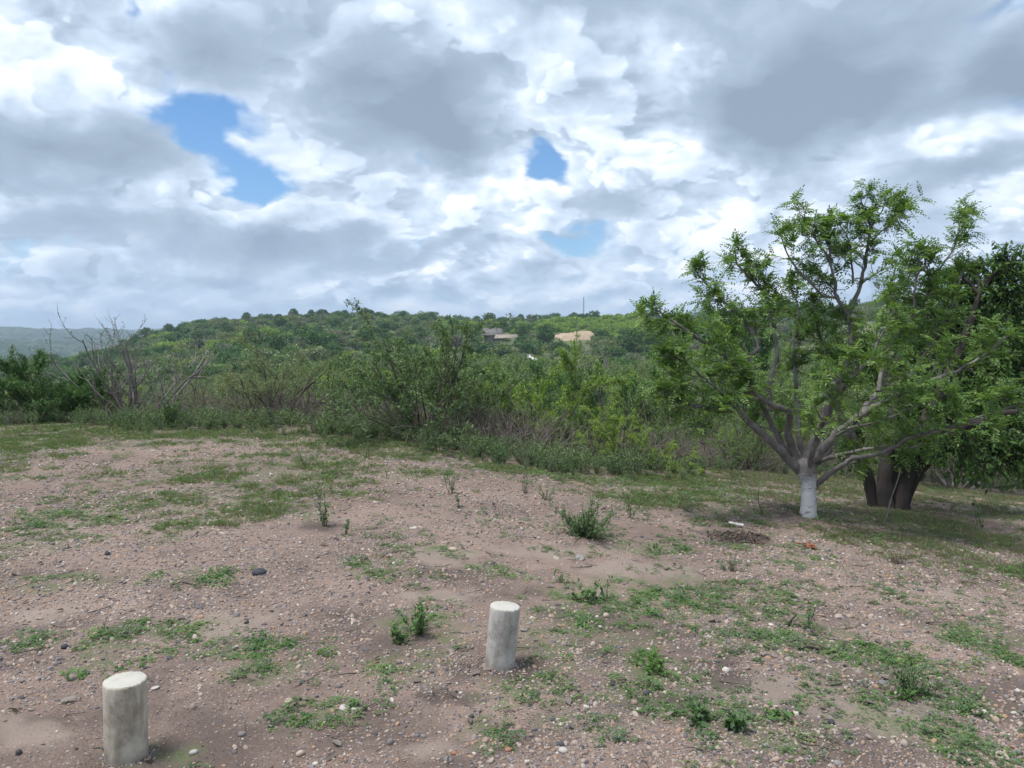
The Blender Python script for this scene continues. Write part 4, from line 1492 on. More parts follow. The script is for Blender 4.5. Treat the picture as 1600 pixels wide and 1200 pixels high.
# ------------------------------------------------------------------ stones
def stone_mesh(seed, sub=2, flat=0.6, mat=None, jag=0.16):
    rng = np.random.default_rng(seed)
    bm = bmesh.new()
    bmesh.ops.create_icosphere(bm, subdivisions=sub, radius=1.0)
    ax = rng.uniform(0.7, 1.25, 3) * np.array([1, 1, flat])
    dirs = rand_unit(rng, 7)
    amp = rng.normal(0, jag, 7)
    for v in bm.verts:
        u = np.array(v.co)
        k = 1 + float((amp * np.maximum(dirs @ u, 0) ** 2).sum()) + 0.03 * rng.normal()
        v.co = Vector(u * k * ax)
    for f in bm.faces:
        f.smooth = True
    me = bpy.data.meshes.new('stone')
    bm.to_mesh(me)
    bm.free()
    if mat:
        me.materials.append(mat)
    return me


STONES = [
    (405, 896, 11, 'stone_dark', .45, 'flat dark stone on bare gravel left of centre'), (708, 860, 7, 'stone_tan', .6, 'pale tan stone on the bare sandy patch above the leaning bollard'),
    (168, 867, 5, 'stone_dark', .8, 'small blue-black stone on the left gravel'), (101, 1012, 7, 'stone_dark', .6, 'dark pebble left of the twig seedling'),
    (29, 1178, 8, 'stone_dark', .8, 'rounded slate-blue stone in the bottom left corner'), (243, 1077, 6.5, 'stone_pale', .5, 'white flat pebble right of the cream bollard top'),
    (302, 1179, 7, 'stone_pale', .7, 'round pale pebble right of the cream bollard foot'), (378, 1150, 7.5, 'stone_grey', .55, 'oval grey stone near the bottom between the bollards'),
    (452, 1098, 6.5, 'stone_tan', .6, 'tan stone on dirt between the two bollards'), (385, 974, 4.5, 'stone_dark', .7, 'tiny slate stone beside a bare dirt streak'),
    (736, 1122, 5.5, 'stone_dark', .8, 'blue slate pebble below the leaning bollard'), (700, 1189, 7, 'stone_grey', .7, 'grey-green pebble at the bottom edge below the leaning bollard'),
    (711, 1180, 6, 'stone_rust', .6, 'rusty stone beside a grey-green pebble at the bottom edge'), (794, 1176, 6, 'stone_rust', .7, 'reddish pebble straight below the leaning bollard'),
    (538, 1110, 8, 'stone_pale', .6, 'angular pale stone between the two bollards'), (946, 964, 6.5, 'stone_tan', .7, 'tan stone in the weeds right of the leaning bollard'),
    (818, 986, 7, 'stone_grey', .6, 'grey stone just right of the leaning bollard'), (931, 1073, 6, 'stone_grey', .6, 'small grey stone on dirt below the clover'),
    (1010, 1085, 7, 'stone_dark', .7, 'dark slate stone at the foot of the big clover patch'), (890, 1094, 4.5, 'stone_dark', .7, 'black pebble on the dirt right of the leaning bollard foot'),
    (1565, 1187, 12, 'stone_tan', .55, 'large oval tan stone in the bottom right corner'), (1380, 1070, 9, 'stone_grey', .6, 'smooth grey-brown stone left of the grey-green weed'),
    (1556, 1128, 7.5, 'stone_tan', .7, 'tan stone near the right edge above the corner'), (1588, 1178, 6.5, 'stone_grey', .8, 'blue-grey stone touching the bottom right corner'),
    (1298, 1131, 7, 'stone_dark', .7, 'dark stone left of the bare sandy patch'), (906, 874, 11, 'stone_grey', .4, 'flat grey slab stone below the round weed bush'),
    (1584, 1116, 6, 'stone_pale', .6, 'cream pebble at the right edge'), (1310, 1195, 8, 'stone_grey', .7, 'grey stone at the bottom edge right of centre'),
    (1212, 1188, 7, 'stone_tan', .6, 'brown stone at the bottom edge below the creeping weeds'), (610, 1165, 7, 'stone_grey', .7, 'grey stone low between the bollards'),
    (470, 1182, 8, 'stone_tan', .6, 'brownish stone at the bottom edge right of the cream bollard'), (880, 1175, 7, 'stone_pale', .7, 'light grey pebble at the bottom edge right of the leaning bollard'),
]
for i, (px, py, rp, mt, fl, lab) in enumerate(STONES):
    g = ground(px, py)
    r = rp * (g.y / F_PX)
    me = stone_mesh(500 + i, 2, fl, M[mt])
    o = link('stone', me, loc=(g.x, g.y, g.z + r * fl * 0.35))
    o.scale = (r, r, r)
    o.rotation_euler = (0.15 * math.sin(i * 2.1), 0.15 * math.cos(i * 1.3), i * 1.7)
    tag(o, lab, 'stone', 'larger stones lying on the gravel')

# gravel: countless
peb_kinds = [stone_mesh(600 + i, 1 if i > 3 else 2, 0.62, M['pebble'], 0.22) for i in range(8)]
rng = np.random.default_rng(31)
fxs, fys, szs = [], [], []
for (r0, r1, dens, med, am) in ((1.3, 4.0, 5200, 0.0048, 60), (4.0, 7.0, 2400, 0.0060, 48), (7.0, 11.0, 900, 0.0080, 42), (11.0, 16.5, 420, 0.0108, 40)):
    area = math.radians(am) * (r1 ** 2 - r0 ** 2)
    k = int(area * dens)
    x, y = fan_points(rng, k, r0, r1, am)
    fxs.append(x); fys.append(y)
    szs.append(np.clip(med * np.exp(rng.normal(0, 0.42, k)), 0.003, 0.020))
x, y, sz = np.concatenate(fxs), np.concatenate(fys), np.concatenate(szs)
bed = np.clip(0.66 + 1.3 * fbm(x, y, 0.7, 3, 6) + 0.9 * fbm(x, y, 3.0, 2, 1), 0.10, 1.0)
bed *= 1 - 0.85 * patch_mask(x, y, SAND_P)
bed *= 1 - 0.35 * patch_mask(x, y, SOIL_P)
bed *= 1 - sst(-0.8, 0.4, y - edge_y(x))
bed *= 1 - 0.4 * np.exp(-(((x - 5.5) / 2.5) ** 2 + ((y - 9.8) / 1.6) ** 2))
k = rng.random(len(x)) < bed
x, y, sz = x[k], y[k], sz[k]
foot = np.array(FOOT)
x, y = np.concatenate([x, foot[:, 0]]), np.concatenate([y, foot[:, 1]])
sz = np.concatenate([sz, rng.uniform(0.004, 0.010, len(foot))])
n = len(x)
print('pebbles', n)
scatter('gravel', 'mixed brown grey and rusty pebbles strewn over the knoll', np.stack([x, y, height(x, y) + sz * 0.06], 1), sz[:, None] * rng.uniform(0.75, 1.3, (n, 3)),
        np.stack([rng.normal(0, 0.35, n), rng.normal(0, 0.35, n), rng.uniform(0, 6.28, n)], 1), rng.integers(0, 8, n), peb_kinds)


# ------------------------------------------------------------------ low green cover
def clover(seed, leafm='leaf_clover', n=46, spread=0.075, h=0.035, size=0.018):
    rng = np.random.default_rng(seed)
    L = Leaves()
    for _ in range(n // 3):
        a, rr = rng.uniform(0, 6.28), spread * math.sqrt(rng.random())
        c = np.array([rr * math.cos(a), rr * math.sin(a), h * rng.uniform(0.15, 1.0) * (1.15 - rr / spread)])
        tt = rng.random()
        for j in range(3):
            b = a + 2.1 * j + rng.normal(0, 0.2)
            s = size * rng.uniform(0.7, 1.3)
            L.add(c, np.array([math.cos(b), math.sin(b), rng.normal(0.05, 0.25)]), np.array([rng.normal(0, .35), rng.normal(0, .35), 1.0]), s, s * 0.62, np.clip(tt + rng.normal(0, 0.12), 0, 1))
    return L.mesh('clover', M[leafm], fine=False)


def tuft(seed, leafm='grass', n=22, h=0.055, spread=0.035, w=0.0032):
    rng = np.random.default_rng(seed)
    L = Leaves()
    for _ in range(n):
        a = rng.uniform(0, 6.28)
        c = np.array([math.cos(a), math.sin(a), 0]) * spread * rng.random()
        d = unit([math.cos(a) * rng.uniform(0.2, 1.2), math.sin(a) * rng.uniform(0.2, 1.2), 1.0])
        s = h * rng.uniform(0.5, 1.3)
        L.add(c, d, rand_unit(rng), s, w * rng.uniform(0.7, 1.4), rng.random())
    return L.mesh('tuft', M[leafm], fine=False)


cl_kinds = [clover(700 + i) for i in range(4)] + [clover(710 + i, 'leaf_herb', 40, 0.07, 0.05, 0.02) for i in range(2)]
rng = np.random.default_rng(41)
x, y = fan_points(rng, 84000, 1.5, 13, 46)
m = patch_mask(x, y, CLOVER_P, 0.9, 1.6) * np.clip(0.5 + 1.8 * fbm(x, y, 4.5, 3, 8), 0.0, 1)
stray = 0.05 * (fbm(x, y, 0.6, 2, 5) > 0.0) * np.clip(0.2 + 3 * fbm(x, y, 2.6, 3, 2), 0, 1)
k = rng.random(len(x)) < np.clip(m * 0.62 + stray, 0, 1) * (y < edge_y(x))
x, y = x[k], y[k]
n = len(x)
s = rng.uniform(0.35, 0.95, n)
print('clover', n)
scatter('creeping_weeds', 'low creeping clover-like weeds in patches on the gravel', np.stack([x, y, height(x, y)], 1), np.stack([s, s, s * rng.uniform(0.7, 1.5, n)], 1),
        np.stack([rng.normal(0, .1, n), rng.normal(0, .1, n), rng.uniform(0, 6.28, n)], 1), rng.integers(0, 6, n), cl_kinds)

x, y = fan_points(rng, 74000, 1.5, 12, 47)
m = np.clip(0.10 + 2.4 * fbm(x, y, 0.55, 3, 5), 0, 1) * np.clip(0.25 + 2.2 * fbm(x, y, 3.2, 3, 1), 0, 1) * np.where(y < 7, 1.0, 0.5)
k = (rng.random(len(x)) < m * 0.75) & (y < edge_y(x) - 0.5)
x, y = x[k], y[k]
n = len(x)
s = rng.uniform(0.22, 0.55, n)
print('tiny weeds', n)
tw_kinds = [clover(760 + i, ('leaf_herb', 'leaf_grey', 'leaf_herb', 'leaf_olive')[i], 30, 0.08, 0.05, 0.03) for i in range(4)]
scatter('tiny_weeds', 'tiny dull green sprouts between the pebbles', np.stack([x, y, height(x, y)], 1), np.stack([s, s, s], 1),
        np.stack([rng.normal(0, .1, n), rng.normal(0, .1, n), rng.uniform(0, 6.28, n)], 1), rng.integers(0, 4, n), tw_kinds)

gr_kinds = [tuft(720 + i) for i in range(3)] + [tuft(730, 'straw', 18, 0.06), clover(740, 'leaf_clover', 40, 0.09, 0.04, 0.02), tuft(741, 'leaf_herb', 20, 0.06, 0.05, 0.005)]
x, y = fan_points(rng, 172000, 4.5, 19, 43)
e = edge_y(x)
m = patch_mask(x, y, GRASS_P, 0.85, 1.2) * np.clip(0.5 + 2.0 * fbm(x, y, 2.4, 3, 8), 0.0, 1)
band = np.exp(-((y - e + 0.7) / 0.6) ** 2) * np.clip(0.45 + 1.6 * fbm(x, y, 0.8, 3, 4), 0, 1)
right = (x > 3.2) & (y > 6.8)
band2 = right * np.clip(0.55 + 1.6 * fbm(x, y, 0.8, 3, 4), 0, 1) * (1 - np.exp(-(((x - 9.6) / 3.0) ** 2 + ((y - 11.8) / 1.5) ** 2) ** 2)) * 0.8
k = (rng.random(len(x)) < np.clip(m + band * 0.8 + band2 * 0.45, 0, 1) * 0.75) & (y < e + 3)
x, y = x[k], y[k]
n = len(x)
s = rng.uniform(0.35, 1.0, n)
print('grass', n)
scatter('short_grass', 'short patchy grass near the edge of the knoll', np.stack([x, y, height(x, y)], 1), np.stack([s * 1.3, s * 1.3, s], 1),
        np.stack([rng.normal(0, .15, n), rng.normal(0, .15, n), rng.uniform(0, 6.28, n)], 1), np.where(right[k] & (rng.random(n) < 0.45), 3, rng.choice(6, n, p=[.22, .2, .18, .12, .18, .1])), gr_kinds)

# dead leaves and twigs strewn about
def litter(seed, leaf=True):
    rng = np.random.default_rng(seed)
    if leaf:
        L = Leaves()
        L.add(np.array([-0.02, 0, 0.004]), np.array([1, 0, 0.1]), np.array([0.1, 0.2, 1]), 0.045, 0.022, rng.random())
        return L.mesh('dead_leaf', M['leaf_dry'], fine=True)
    T = Tubes()
    p = np.cumsum(np.vstack([[-0.06, 0, 0.004], np.stack([np.full(4, 0.03), rng.normal(0, .008, 4), rng.normal(0, .003, 4)], 1)]), axis=0)
    T.add(p, [0.0022, 0.0024, 0.002, 0.0016, 0.001], 4)
    return T.mesh('twig_bit', M['bark_brown'])


lt_kinds = [litter(750), litter(751), litter(752, False), litter(753, False), litter(754, False)]
x, y = fan_points(rng, 4600, 1.5, 13, 47)
n = len(x)
k = rng.random(n) < 0.35 + 0.65 * np.exp(-(((x - 4.2) / 2.2) ** 2 + ((y - 9.0) / 1.5) ** 2))
x, y = x[k], y[k]
n = len(x)
s = rng.uniform(0.5, 1.6, n)
scatter('leaf_litter', 'dead leaves and twig bits strewn over the ground', np.stack([x, y, height(x, y) + 0.006], 1), np.stack([s, s, s], 1),
        np.stack([rng.normal(0, .2, n), rng.normal(0, .2, n), rng.uniform(0, 6.28, n)], 1), rng.integers(0, 5, n), lt_kinds)


# ------------------------------------------------------------------ single weeds on the gravel
def weed(px, py, hpx, label, seed, cat='weed', name='weed', stems=5, leafm='leaf_herb', lean=0.4, per=22, size=0.03, aspect=0.5, wide=1.0, group='weeds growing on the gravel'):
    g = ground(px, py)
    h = 1.3 * hpx * g.y / F_PX
    a, b = herb(seed, h, stems, leafm, lean, per, size, aspect)
    e = bpy.data.objects.new(name, None)
    coll.objects.link(e)
    e.location = g
    e.scale = (wide, wide, 1)
    link('stems', a, e)
    link('leaves', b, e)
    tag(e, label, cat, group)


weed(508, 822, 52, 'upright leafy seedling on bare gravel left of centre', 800, stems=6, lean=0.3, per=22, size=0.034)
weed(540, 836, 30, 'short weed just right of the upright seedling', 801, stems=4, lean=0.35, per=16, size=0.03)
weed(915, 838, 50, 'round bushy fine-leaved weed in the middle of the gravel', 802, 'weed', stems=44, lean=1.15, per=52, size=0.028, aspect=0.38, wide=1.2)
weed(985, 810, 44, 'upright spiky weed right of the round bushy weed', 803, stems=4, lean=0.22, per=26, size=0.032)
weed(855, 782, 36, 'spreading grey-green weed behind the round bushy weed', 804, stems=10, lean=1.0, per=20, size=0.026, aspect=0.35)
weed(706, 772, 34, 'small leafy weed with a twin beside it, behind the centre', 805, stems=6, lean=0.5, per=18, size=0.03)
weed(721, 793, 32, 'narrow upright weed in front of the small leafy weed', 806, stems=3, lean=0.2, per=16, size=0.026)
weed(780, 806, 26, 'arched dry sprig on the gravel behind the leaning bollard', 807, stems=4, lean=1.2, per=6, size=0.02, leafm='leaf_grey')
weed(600, 748, 22, 'tiny upright weed near the grassy patch', 808, stems=3, lean=0.25, per=14, size=0.028)
weed(945, 935, 52, 'tall thin sprig with dark stem right of the leaning bollard', 809, stems=2, lean=0.3, per=16, size=0.032)
weed(915, 942, 26, 'broad leafy weed at the foot of the thin sprig', 810, stems=9, lean=1.1, per=14, size=0.036, aspect=0.6)
weed(652, 990, 44, 'dense leafy clump left of the leaning bollard', 811, stems=16, lean=1.0, per=26, size=0.026, aspect=0.6, leafm='leaf_clover')
weed(625, 1005, 30, 'low leafy clump at the left end of the bollard clover', 812, stems=10, lean=1.0, per=20, size=0.026, aspect=0.6)
weed(1020, 1050, 30, 'bright green clump in the big clover patch', 813, stems=14, lean=1.15, per=24, size=0.022, aspect=0.6, leafm='leaf_clover')
weed(1268, 985, 42, 'slim weed beside a burnt stub on the right gravel', 814, stems=4, lean=0.45, per=18, size=0.03)
weed(1425, 1085, 50, 'grey-green feathery weed above the bare sandy patch', 815, stems=16, lean=0.95, per=30, size=0.026, aspect=0.35)
weed(1408, 1092, 24, 'small bright rosette at the foot of the feathery weed', 816, stems=7, lean=1.2, per=10, size=0.04, aspect=0.4, leafm='leaf_clover')
weed(1095, 1130, 30, 'dark leafy creeper at the bottom right of centre', 817, stems=12, lean=1.2, per=20, size=0.032, aspect=0.6)
weed(1150, 1140, 24, 'trailing end of the dark creeper near the bottom', 818, stems=10, lean=1.25, per=18, size=0.03, aspect=0.6)
weed(1215, 1125, 20, 'small three-leaved weed right of the dark creeper', 819, stems=5, lean=1.1, per=10, size=0.034, aspect=0.6, leafm='leaf_clover')
weed(160, 990, 42, 'thin twig seedling above the cream bollard', 820, stems=2, lean=0.3, per=7, size=0.022)
weed(265, 668, 44, 'dark upright clump at the far left edge of the knoll', 821, cat='bush', stems=18, lean=0.6, per=30, size=0.06, leafm='leaf_dark', aspect=0.4)
weed(580, 716, 60, 'lone tall stalk with a leafy tip at the knoll edge', 822, stems=1, lean=0.1, per=20, size=0.10, aspect=0.22)
weed(478, 728, 28, 'thin sprigs on gravel above the grassy patch', 823, stems=6, lean=0.6, per=14, size=0.028, leafm='leaf_grey')
weed(1140, 890, 24, 'low blue-grey matted weed left of the tree roots', 824, stems=14, lean=1.25, per=22, size=0.024, aspect=0.3, leafm='leaf_grey')
weed(1020, 862, 16, 'flat dark weed on gravel right of the round bushy weed', 825, stems=8, lean=1.3, per=14, size=0.028, aspect=0.5)
weed(1400, 880, 24, 'dry grassy tuft below the dark tree', 826, stems=26, lean=0.9, per=5, size=0.05, aspect=0.1, leafm='straw')
weed(1530, 830, 48, 'slender reddish seedling at the edge of the bare track', 827, stems=2, lean=0.2, per=18, size=0.05, leafm='leaf_dark')
weed(1510, 1115, 18, 'small dark weed right of the bare sandy patch', 828, stems=8, lean=1.2, per=14, size=0.026)
weed(820, 770, 26, 'thin upright herbs near the knoll edge behind the centre', 829, stems=9, lean=0.5, per=12, size=0.024, leafm='leaf_grey')
weed(880, 912, 18, 'dark low sprig above the leaning bollard', 830, stems=6, lean=1.1, per=12, size=0.028)
weed(1075, 800, 26, 'loose grey-green weed left of the whitewashed trunk', 831, stems=12, lean=0.9, per=12, size=0.026, leafm='leaf_grey')


# ------------------------------------------------------------------ fallen sticks and scraps
def stick(pts, r0, r1, label, mat='bark_dark', name='stick'):
    """pts: photograph pixels with a lift above the ground in metres"""
    P = []
    for px, py, up in pts:
        g = ground(px, py)
        P.append(np.array([g.x, g.y, g.z + up]))
    c = P[0].copy()
    p, r = smooth_path([q - c for q in P], np.linspace(r0, r1, len(P)), 4)
    T = Tubes()
    T.add(p, r, 7, 0.08, np.random.default_rng(int(c[0] * 1000) & 255))
    o = link(name, T.mesh(name, M[mat]), loc=c)
    tag(o, label, 'stick', 'sticks lying or standing on the ground')


stick([(1230, 980, .006), (1238, 973, .02), (1245, 968, .035)], .007, .004, 'short black twig right of the clover')
stick([(1248, 1017, .006), (1265, 1015, .012), (1282, 1018, .006)], .008, .006, 'charred flat stick on the right gravel')
stick([(1190, 1027, .006), (1200, 1025, .01), (1211, 1029, .006)], .006, .004, 'pale bleached stick on the right gravel', 'bark_grey')
stick([(1170, 832, .01), (1190, 840, .02), (1203, 844, .012)], .010, .007, 'brown stick beside the heap of dry leaves', 'bark_brown')
stick([(270, 915, .004), (285, 912, .008), (300, 914, .004)], .006, .004, 'dark stick on the left gravel', 'bark_brown')
stick([(925, 886, .004), (905, 890, .014), (890, 888, .006)], .004, .002, 'thin dry stem lying above the clover', 'bark_brown')


def bent_pole(px0, py0, dd, chain, r0, r1, label, mat):
    """a rooted stick; chain is offsets (right, up) in metres from its foot"""
    g = ground(px0, py0)
    p, r = smooth_path([np.array([a, dd * i / len(chain), b]) for i, (a, b) in enumerate(chain)], np.linspace(r0, r1, len(chain)), 4)
    T = Tubes()
    T.add(p, r, 6)
    o = link('stick', T.mesh('stick', M[mat]), loc=g)
    tag(o, label, 'stick', 'sticks lying or standing on the ground')


bent_pole(1195, 803, 0, [(0.0, -.03), (-.05, .06), (-.075, .15), (-.07, .28)], .007, .003, 'thin bare upright stick left of the whitewashed trunk', 'bark_brown')
bent_pole(1226, 806, 0, [(0.0, -.03), (.03, .05), (.025, .12), (-.02, .17)], .006, .003, 'short hooked stick next to the whitewashed trunk', 'bark_brown')
bent_pole(1380, 818, 0.15, [(0.0, -.03), (.06, .12), (.12, .30), (.20, .50), (.24, .62)], .010, .005, 'slanting stick leaning on the dark trunk', 'bark_grey')
bent_pole(1290, 815, 0.0, [(0.0, -.02), (.08, .06), (.17, .13), (.26, .2)], .008, .004, 'dead slanting branch right of the whitewashed trunk', 'bark_brown')

# white strip of board, rust-red scrap and the heap of dry leaves by the tree
g = ground(1150, 824)
bm = bmesh.new()
bmesh.ops.create_cube(bm, size=1.0)
bmesh.ops.scale(bm, vec=(0.15, 0.045, 0.014), verts=bm.verts)
bmesh.ops.bevel(bm, geom=list(bm.edges), offset=0.004, segments=1, affect='EDGES')
me = bpy.data.meshes.new('board_scrap')
bm.to_mesh(me)
bm.free()
mp, N, out = new_mat('weathered_white_board')
pb = N.n('ShaderNodeBsdfPrincipled')
N.put(pb.inputs['Base Color'], N.ramp(N.noise(N.n('ShaderNodeTexCoord').outputs['Object'], 22.0, 4.0, 0.6), [(0.35, (0.28, 0.27, 0.26)), (0.6, (0.45, 0.44, 0.43))]))
pb.inputs['Roughness'].default_value = 0.8
N.link(pb.outputs[0], out.inputs[0])
me.materials.append(mp)
o = link('board_scrap', me, loc=(g.x, g.y, g.z + 0.035))
o.rotation_euler = (0.25, 0.12, -0.25)
tag(o, 'small white strip of board lying near the dry leaf heap', 'scrap')

g = ground(1259, 856)
L = Leaves()
rng = np.random.default_rng(61)
for i in range(7):
    L.add(np.array([rng.normal(0, .03), rng.normal(0, .02), .01 + .02 * rng.random()]), np.array([math.cos(i), math.sin(i), .2]), np.array([rng.normal(0, .4), rng.normal(0, .4), 1]), 0.085, 0.05, rng.random())
mr = leaf_mat('rust_leaf', (0.16, 0.055, 0.030), (0.24, 0.085, 0.042), (0.30, 0.12, 0.06), trans=0.1)
o = link('fallen_leaves', L.mesh('fallen_leaves', mr), loc=g)
tag(o, 'rust-red fallen leaves on the ground before the whitewashed trunk', 'leaves')

g = ground(1148, 842)
L, T = Leaves(), Tubes()
for i in range(260):
    a, rr = rng.uniform(0, 6.28), 0.24 * math.sqrt(rng.random())
    c = np.array([rr * math.cos(a) * 1.3, rr * math.sin(a), 0.005 + 0.07 * max(0, 1 - rr / 0.24) * rng.random()])
    L.add(c, rand_unit(rng) * np.array([1, 1, .5]), rand_unit(rng) * .6 + np.array([0, 0, 1]), rng.uniform(.03, .06), rng.uniform(.012, .022), rng.random())
for i in range(50):
    a, rr = rng.uniform(0, 6.28), 0.22 * math.sqrt(rng.random())
    c = np.array([rr * math.cos(a) * 1.3, rr * math.sin(a), 0.01 + 0.05 * rng.random()])
    d = unit(rng.normal(size=3) * np.array([1, 1, .35]))
    T.add([c, c + d * .07, c + d * .14], [.003, .003, .0015], 3)
e = bpy.data.objects.new('dry_leaf_heap', None)
coll.objects.link(e)
e.location = g
ml = leaf_mat('brown_litter', (0.050, 0.032, 0.026), (0.085, 0.055, 0.042), (0.13, 0.085, 0.06), trans=0.05)
link('leaves', L.mesh('heap_leaves', ml, fine=False), e)
tag(link('twigs', T.mesh('heap_twigs', M['bark_dark']), e), kind='stuff')
tag(e, 'dark brown heap of dry leaves and twigs left of the whitewashed tree', 'heap')


# ------------------------------------------------------------------ things on the far hill
def plain_mat(name, stops, scale=3.0, rough=0.85):
    m, N, out = new_mat(name)
    p = N.n('ShaderNodeBsdfPrincipled')
    N.put(p.inputs['Base Color'], N.ramp(N.noise(N.n('ShaderNodeTexCoord').outputs['Object'], scale, 5.0, 0.65), stops))
    p.inputs['Roughness'].default_value = rough
    N.link(p.outputs[0], out.inputs[0])
    return m


m_thatch = plain_mat('grey_thatch', [(0.3, (0.085, 0.078, 0.075)), (0.7, (0.16, 0.15, 0.145))], 4.0)
m_wall = plain_mat('pale_wall', [(0.3, (0.16, 0.145, 0.13)), (0.7, (0.24, 0.22, 0.20))], 1.5)
m_hole = plain_mat('dark_doorway', [(0.3, (0.02, 0.02, 0.02)), (0.7, (0.03, 0.028, 0.026))])
m_tin = plain_mat('tan_sheet_roof', [(0.3, (0.20, 0.17, 0.14)), (0.7, (0.30, 0.26, 0.21))], 1.2)
m_post = plain_mat('grey_pole', [(0.3, (0.34, 0.33, 0.32)), (0.7, (0.48, 0.47, 0.46))], 2.0)
m_mast = plain_mat('dull_mast', [(0.3, (0.16, 0.16, 0.17)), (0.7, (0.22, 0.22, 0.23))], 2.0)


def box_part(name, parent, x0, x1, y0, y1, z0, z1, mat):
    V = [(x, y, z) for z in (z0, z1) for y in (y0, y1) for x in (x0, x1)]
    F = [(0, 2, 3, 1), (4, 5, 7, 6), (0, 1, 5, 4), (2, 6, 7, 3), (0, 4, 6, 2), (1, 3, 7, 5)]
    return link(name, new_mesh(name, V, F, mat), parent)


def far_place(px, dist):
    d = ray(px, 600)
    x, y = d.x / d.y * dist, dist
    return x, y, hz(x, y)


# hut: gabled thatch with a dark opening, and a low lean-to beside it
hd = 205.0
x, y, z = far_place(770, hd)
zr = at_depth(770, 513, hd).z                   # ridge line as the photograph shows it
z0 = min(z, zr - 3.6)
e = bpy.data.objects.new('thatched_hut', None)
coll.objects.link(e)
e.location = (x, y, z)
tag(e, 'small hut with grey gabled thatch roof half hidden on the far hillside', 'hut')
H = zr - z
box_part('wall', e, -2.2, 2.2, -1.6, 1.6, -0.6, H - 1.5, m_wall)
box_part('doorway', e, 0.2, 1.6, -1.66, -1.60, H - 3.2, H - 1.6, m_hole)
V = [(-2.9, -2.3, H - 1.75), (2.9, -2.3, H - 1.75), (2.3, 0, H), (-2.5, 0, H), (-2.9, 2.3, H - 1.75), (2.9, 2.3, H - 1.75),
     (-2.9, -2.3, H - 1.95), (2.9, -2.3, H - 1.95), (2.9, 2.3, H - 1.95), (-2.9, 2.3, H - 1.95)]
link('roof', new_mesh('roof', V, [(0, 1, 2, 3), (3, 2, 5, 4), (0, 3, 4), (1, 5, 2), (6, 9, 8, 7), (0, 6, 7, 1), (1, 7, 8, 5), (5, 8, 9, 4), (4, 9, 6, 0)], m_thatch), e)
x2, y2, z2 = far_place(790, hd - 4)
zt = at_depth(790, 522, hd - 4).z
e = bpy.data.objects.new('open_shed', None)
coll.objects.link(e)
e.location = (x2, y2, z2)
tag(e, 'low open shed with tan sloping sheet roof right of the hut', 'shed')
H = zt - z2
V = [(-3.0, -2.0, H - 1.1), (3.2, -2.0, H - 0.85), (3.0, 1.8, H), (-2.6, 1.8, H - 0.1)]
V += [(a, b, c - 0.1) for a, b, c in V]
link('roof', new_mesh('roof', V, [(0, 1, 2, 3), (7, 6, 5, 4), (0, 4, 5, 1), (1, 5, 6, 2), (2, 6, 7, 3), (3, 7, 4, 0)], m_tin), e)
for (a, b) in ((-2.6, -1.7), (2.8, -1.7), (2.6, 1.5), (-2.3, 1.5)):
    box_part('post', e, a - .07, a + .07, b - .07, b + .07, -0.4, H - (0.95 if b < 0 else 0.12), m_wall)

# bare earth bank on the hillside
bx, by, bz = far_place(895, 214)
zt = at_depth(895, 515, 214).z
rng = np.random.default_rng(15)
V, F = [], []
nu, nv = 30, 9
for j in range(nv):
    for i in range(nu):
        u_, v_ = i / (nu - 1) * 2 - 1, j / (nv - 1)
        prof = (1 - abs(u_) ** 7) * (0.78 + 0.22 * u_) + 0.08 * rng.normal() * (1 - abs(u_))
        zz = -1.0 + (zt - bz + 1.0) * prof * math.sin(min(v_ * 1.9, 1.57))
        V.append((u_ * 7.2, -3.2 + 6.5 * v_ + 0.2 * rng.normal(), zz))
for j in range(nv - 1):
    for i in range(nu - 1):
        F.append((j * nu + i, j * nu + i + 1, (j + 1) * nu + i + 1, (j + 1) * nu + i))
m_bank = plain_mat('bare_earth', [(0.3, (0.27, 0.20, 0.14)), (0.7, (0.40, 0.31, 0.22))], 0.8)
o = link('earth_bank', new_mesh('earth_bank', V, np.array(F), m_bank, smooth=True), loc=(bx, by, bz))
tag(o, 'bare tan earth bank on the far hillside', kind='structure')


def pole(name, px, dist, top_py, r, label, cat, mat, arms=()):
    x, y, z = far_place(px, dist)
    h = at_depth(px, top_py, dist).z - z
    e = bpy.data.objects.new(name, None)
    coll.objects.link(e)
    e.location = (x, y, z)
    T = Tubes()
    T.add([(0, 0, -1.0), (0, 0, h * 0.5), (0, 0, h)], [r, r * 0.85, r * 0.7], 8)
    link('shaft', T.mesh('shaft', mat), e)
    for (zz, w) in arms:
        T = Tubes()
        T.add([(-w, 0, h - zz), (0, 0.0, h - zz + 0.01), (w, 0, h - zz)], [r * .5] * 3, 6)
        link('crossarm', T.mesh('crossarm', mat), e)
    tag(e, label, cat)


pole('utility_pole', 1003, 195, 495, 0.17, 'pale concrete utility pole standing in the valley scrub', 'pole', m_post)
pole('utility_pole', 1016, 235, 496, 0.13, 'second, fainter utility pole right behind the pale one', 'pole', m_post)
pole('utility_pole', 901, 205, 502, 0.12, 'thin dark pole in front of the bare earth bank', 'pole', m_mast)
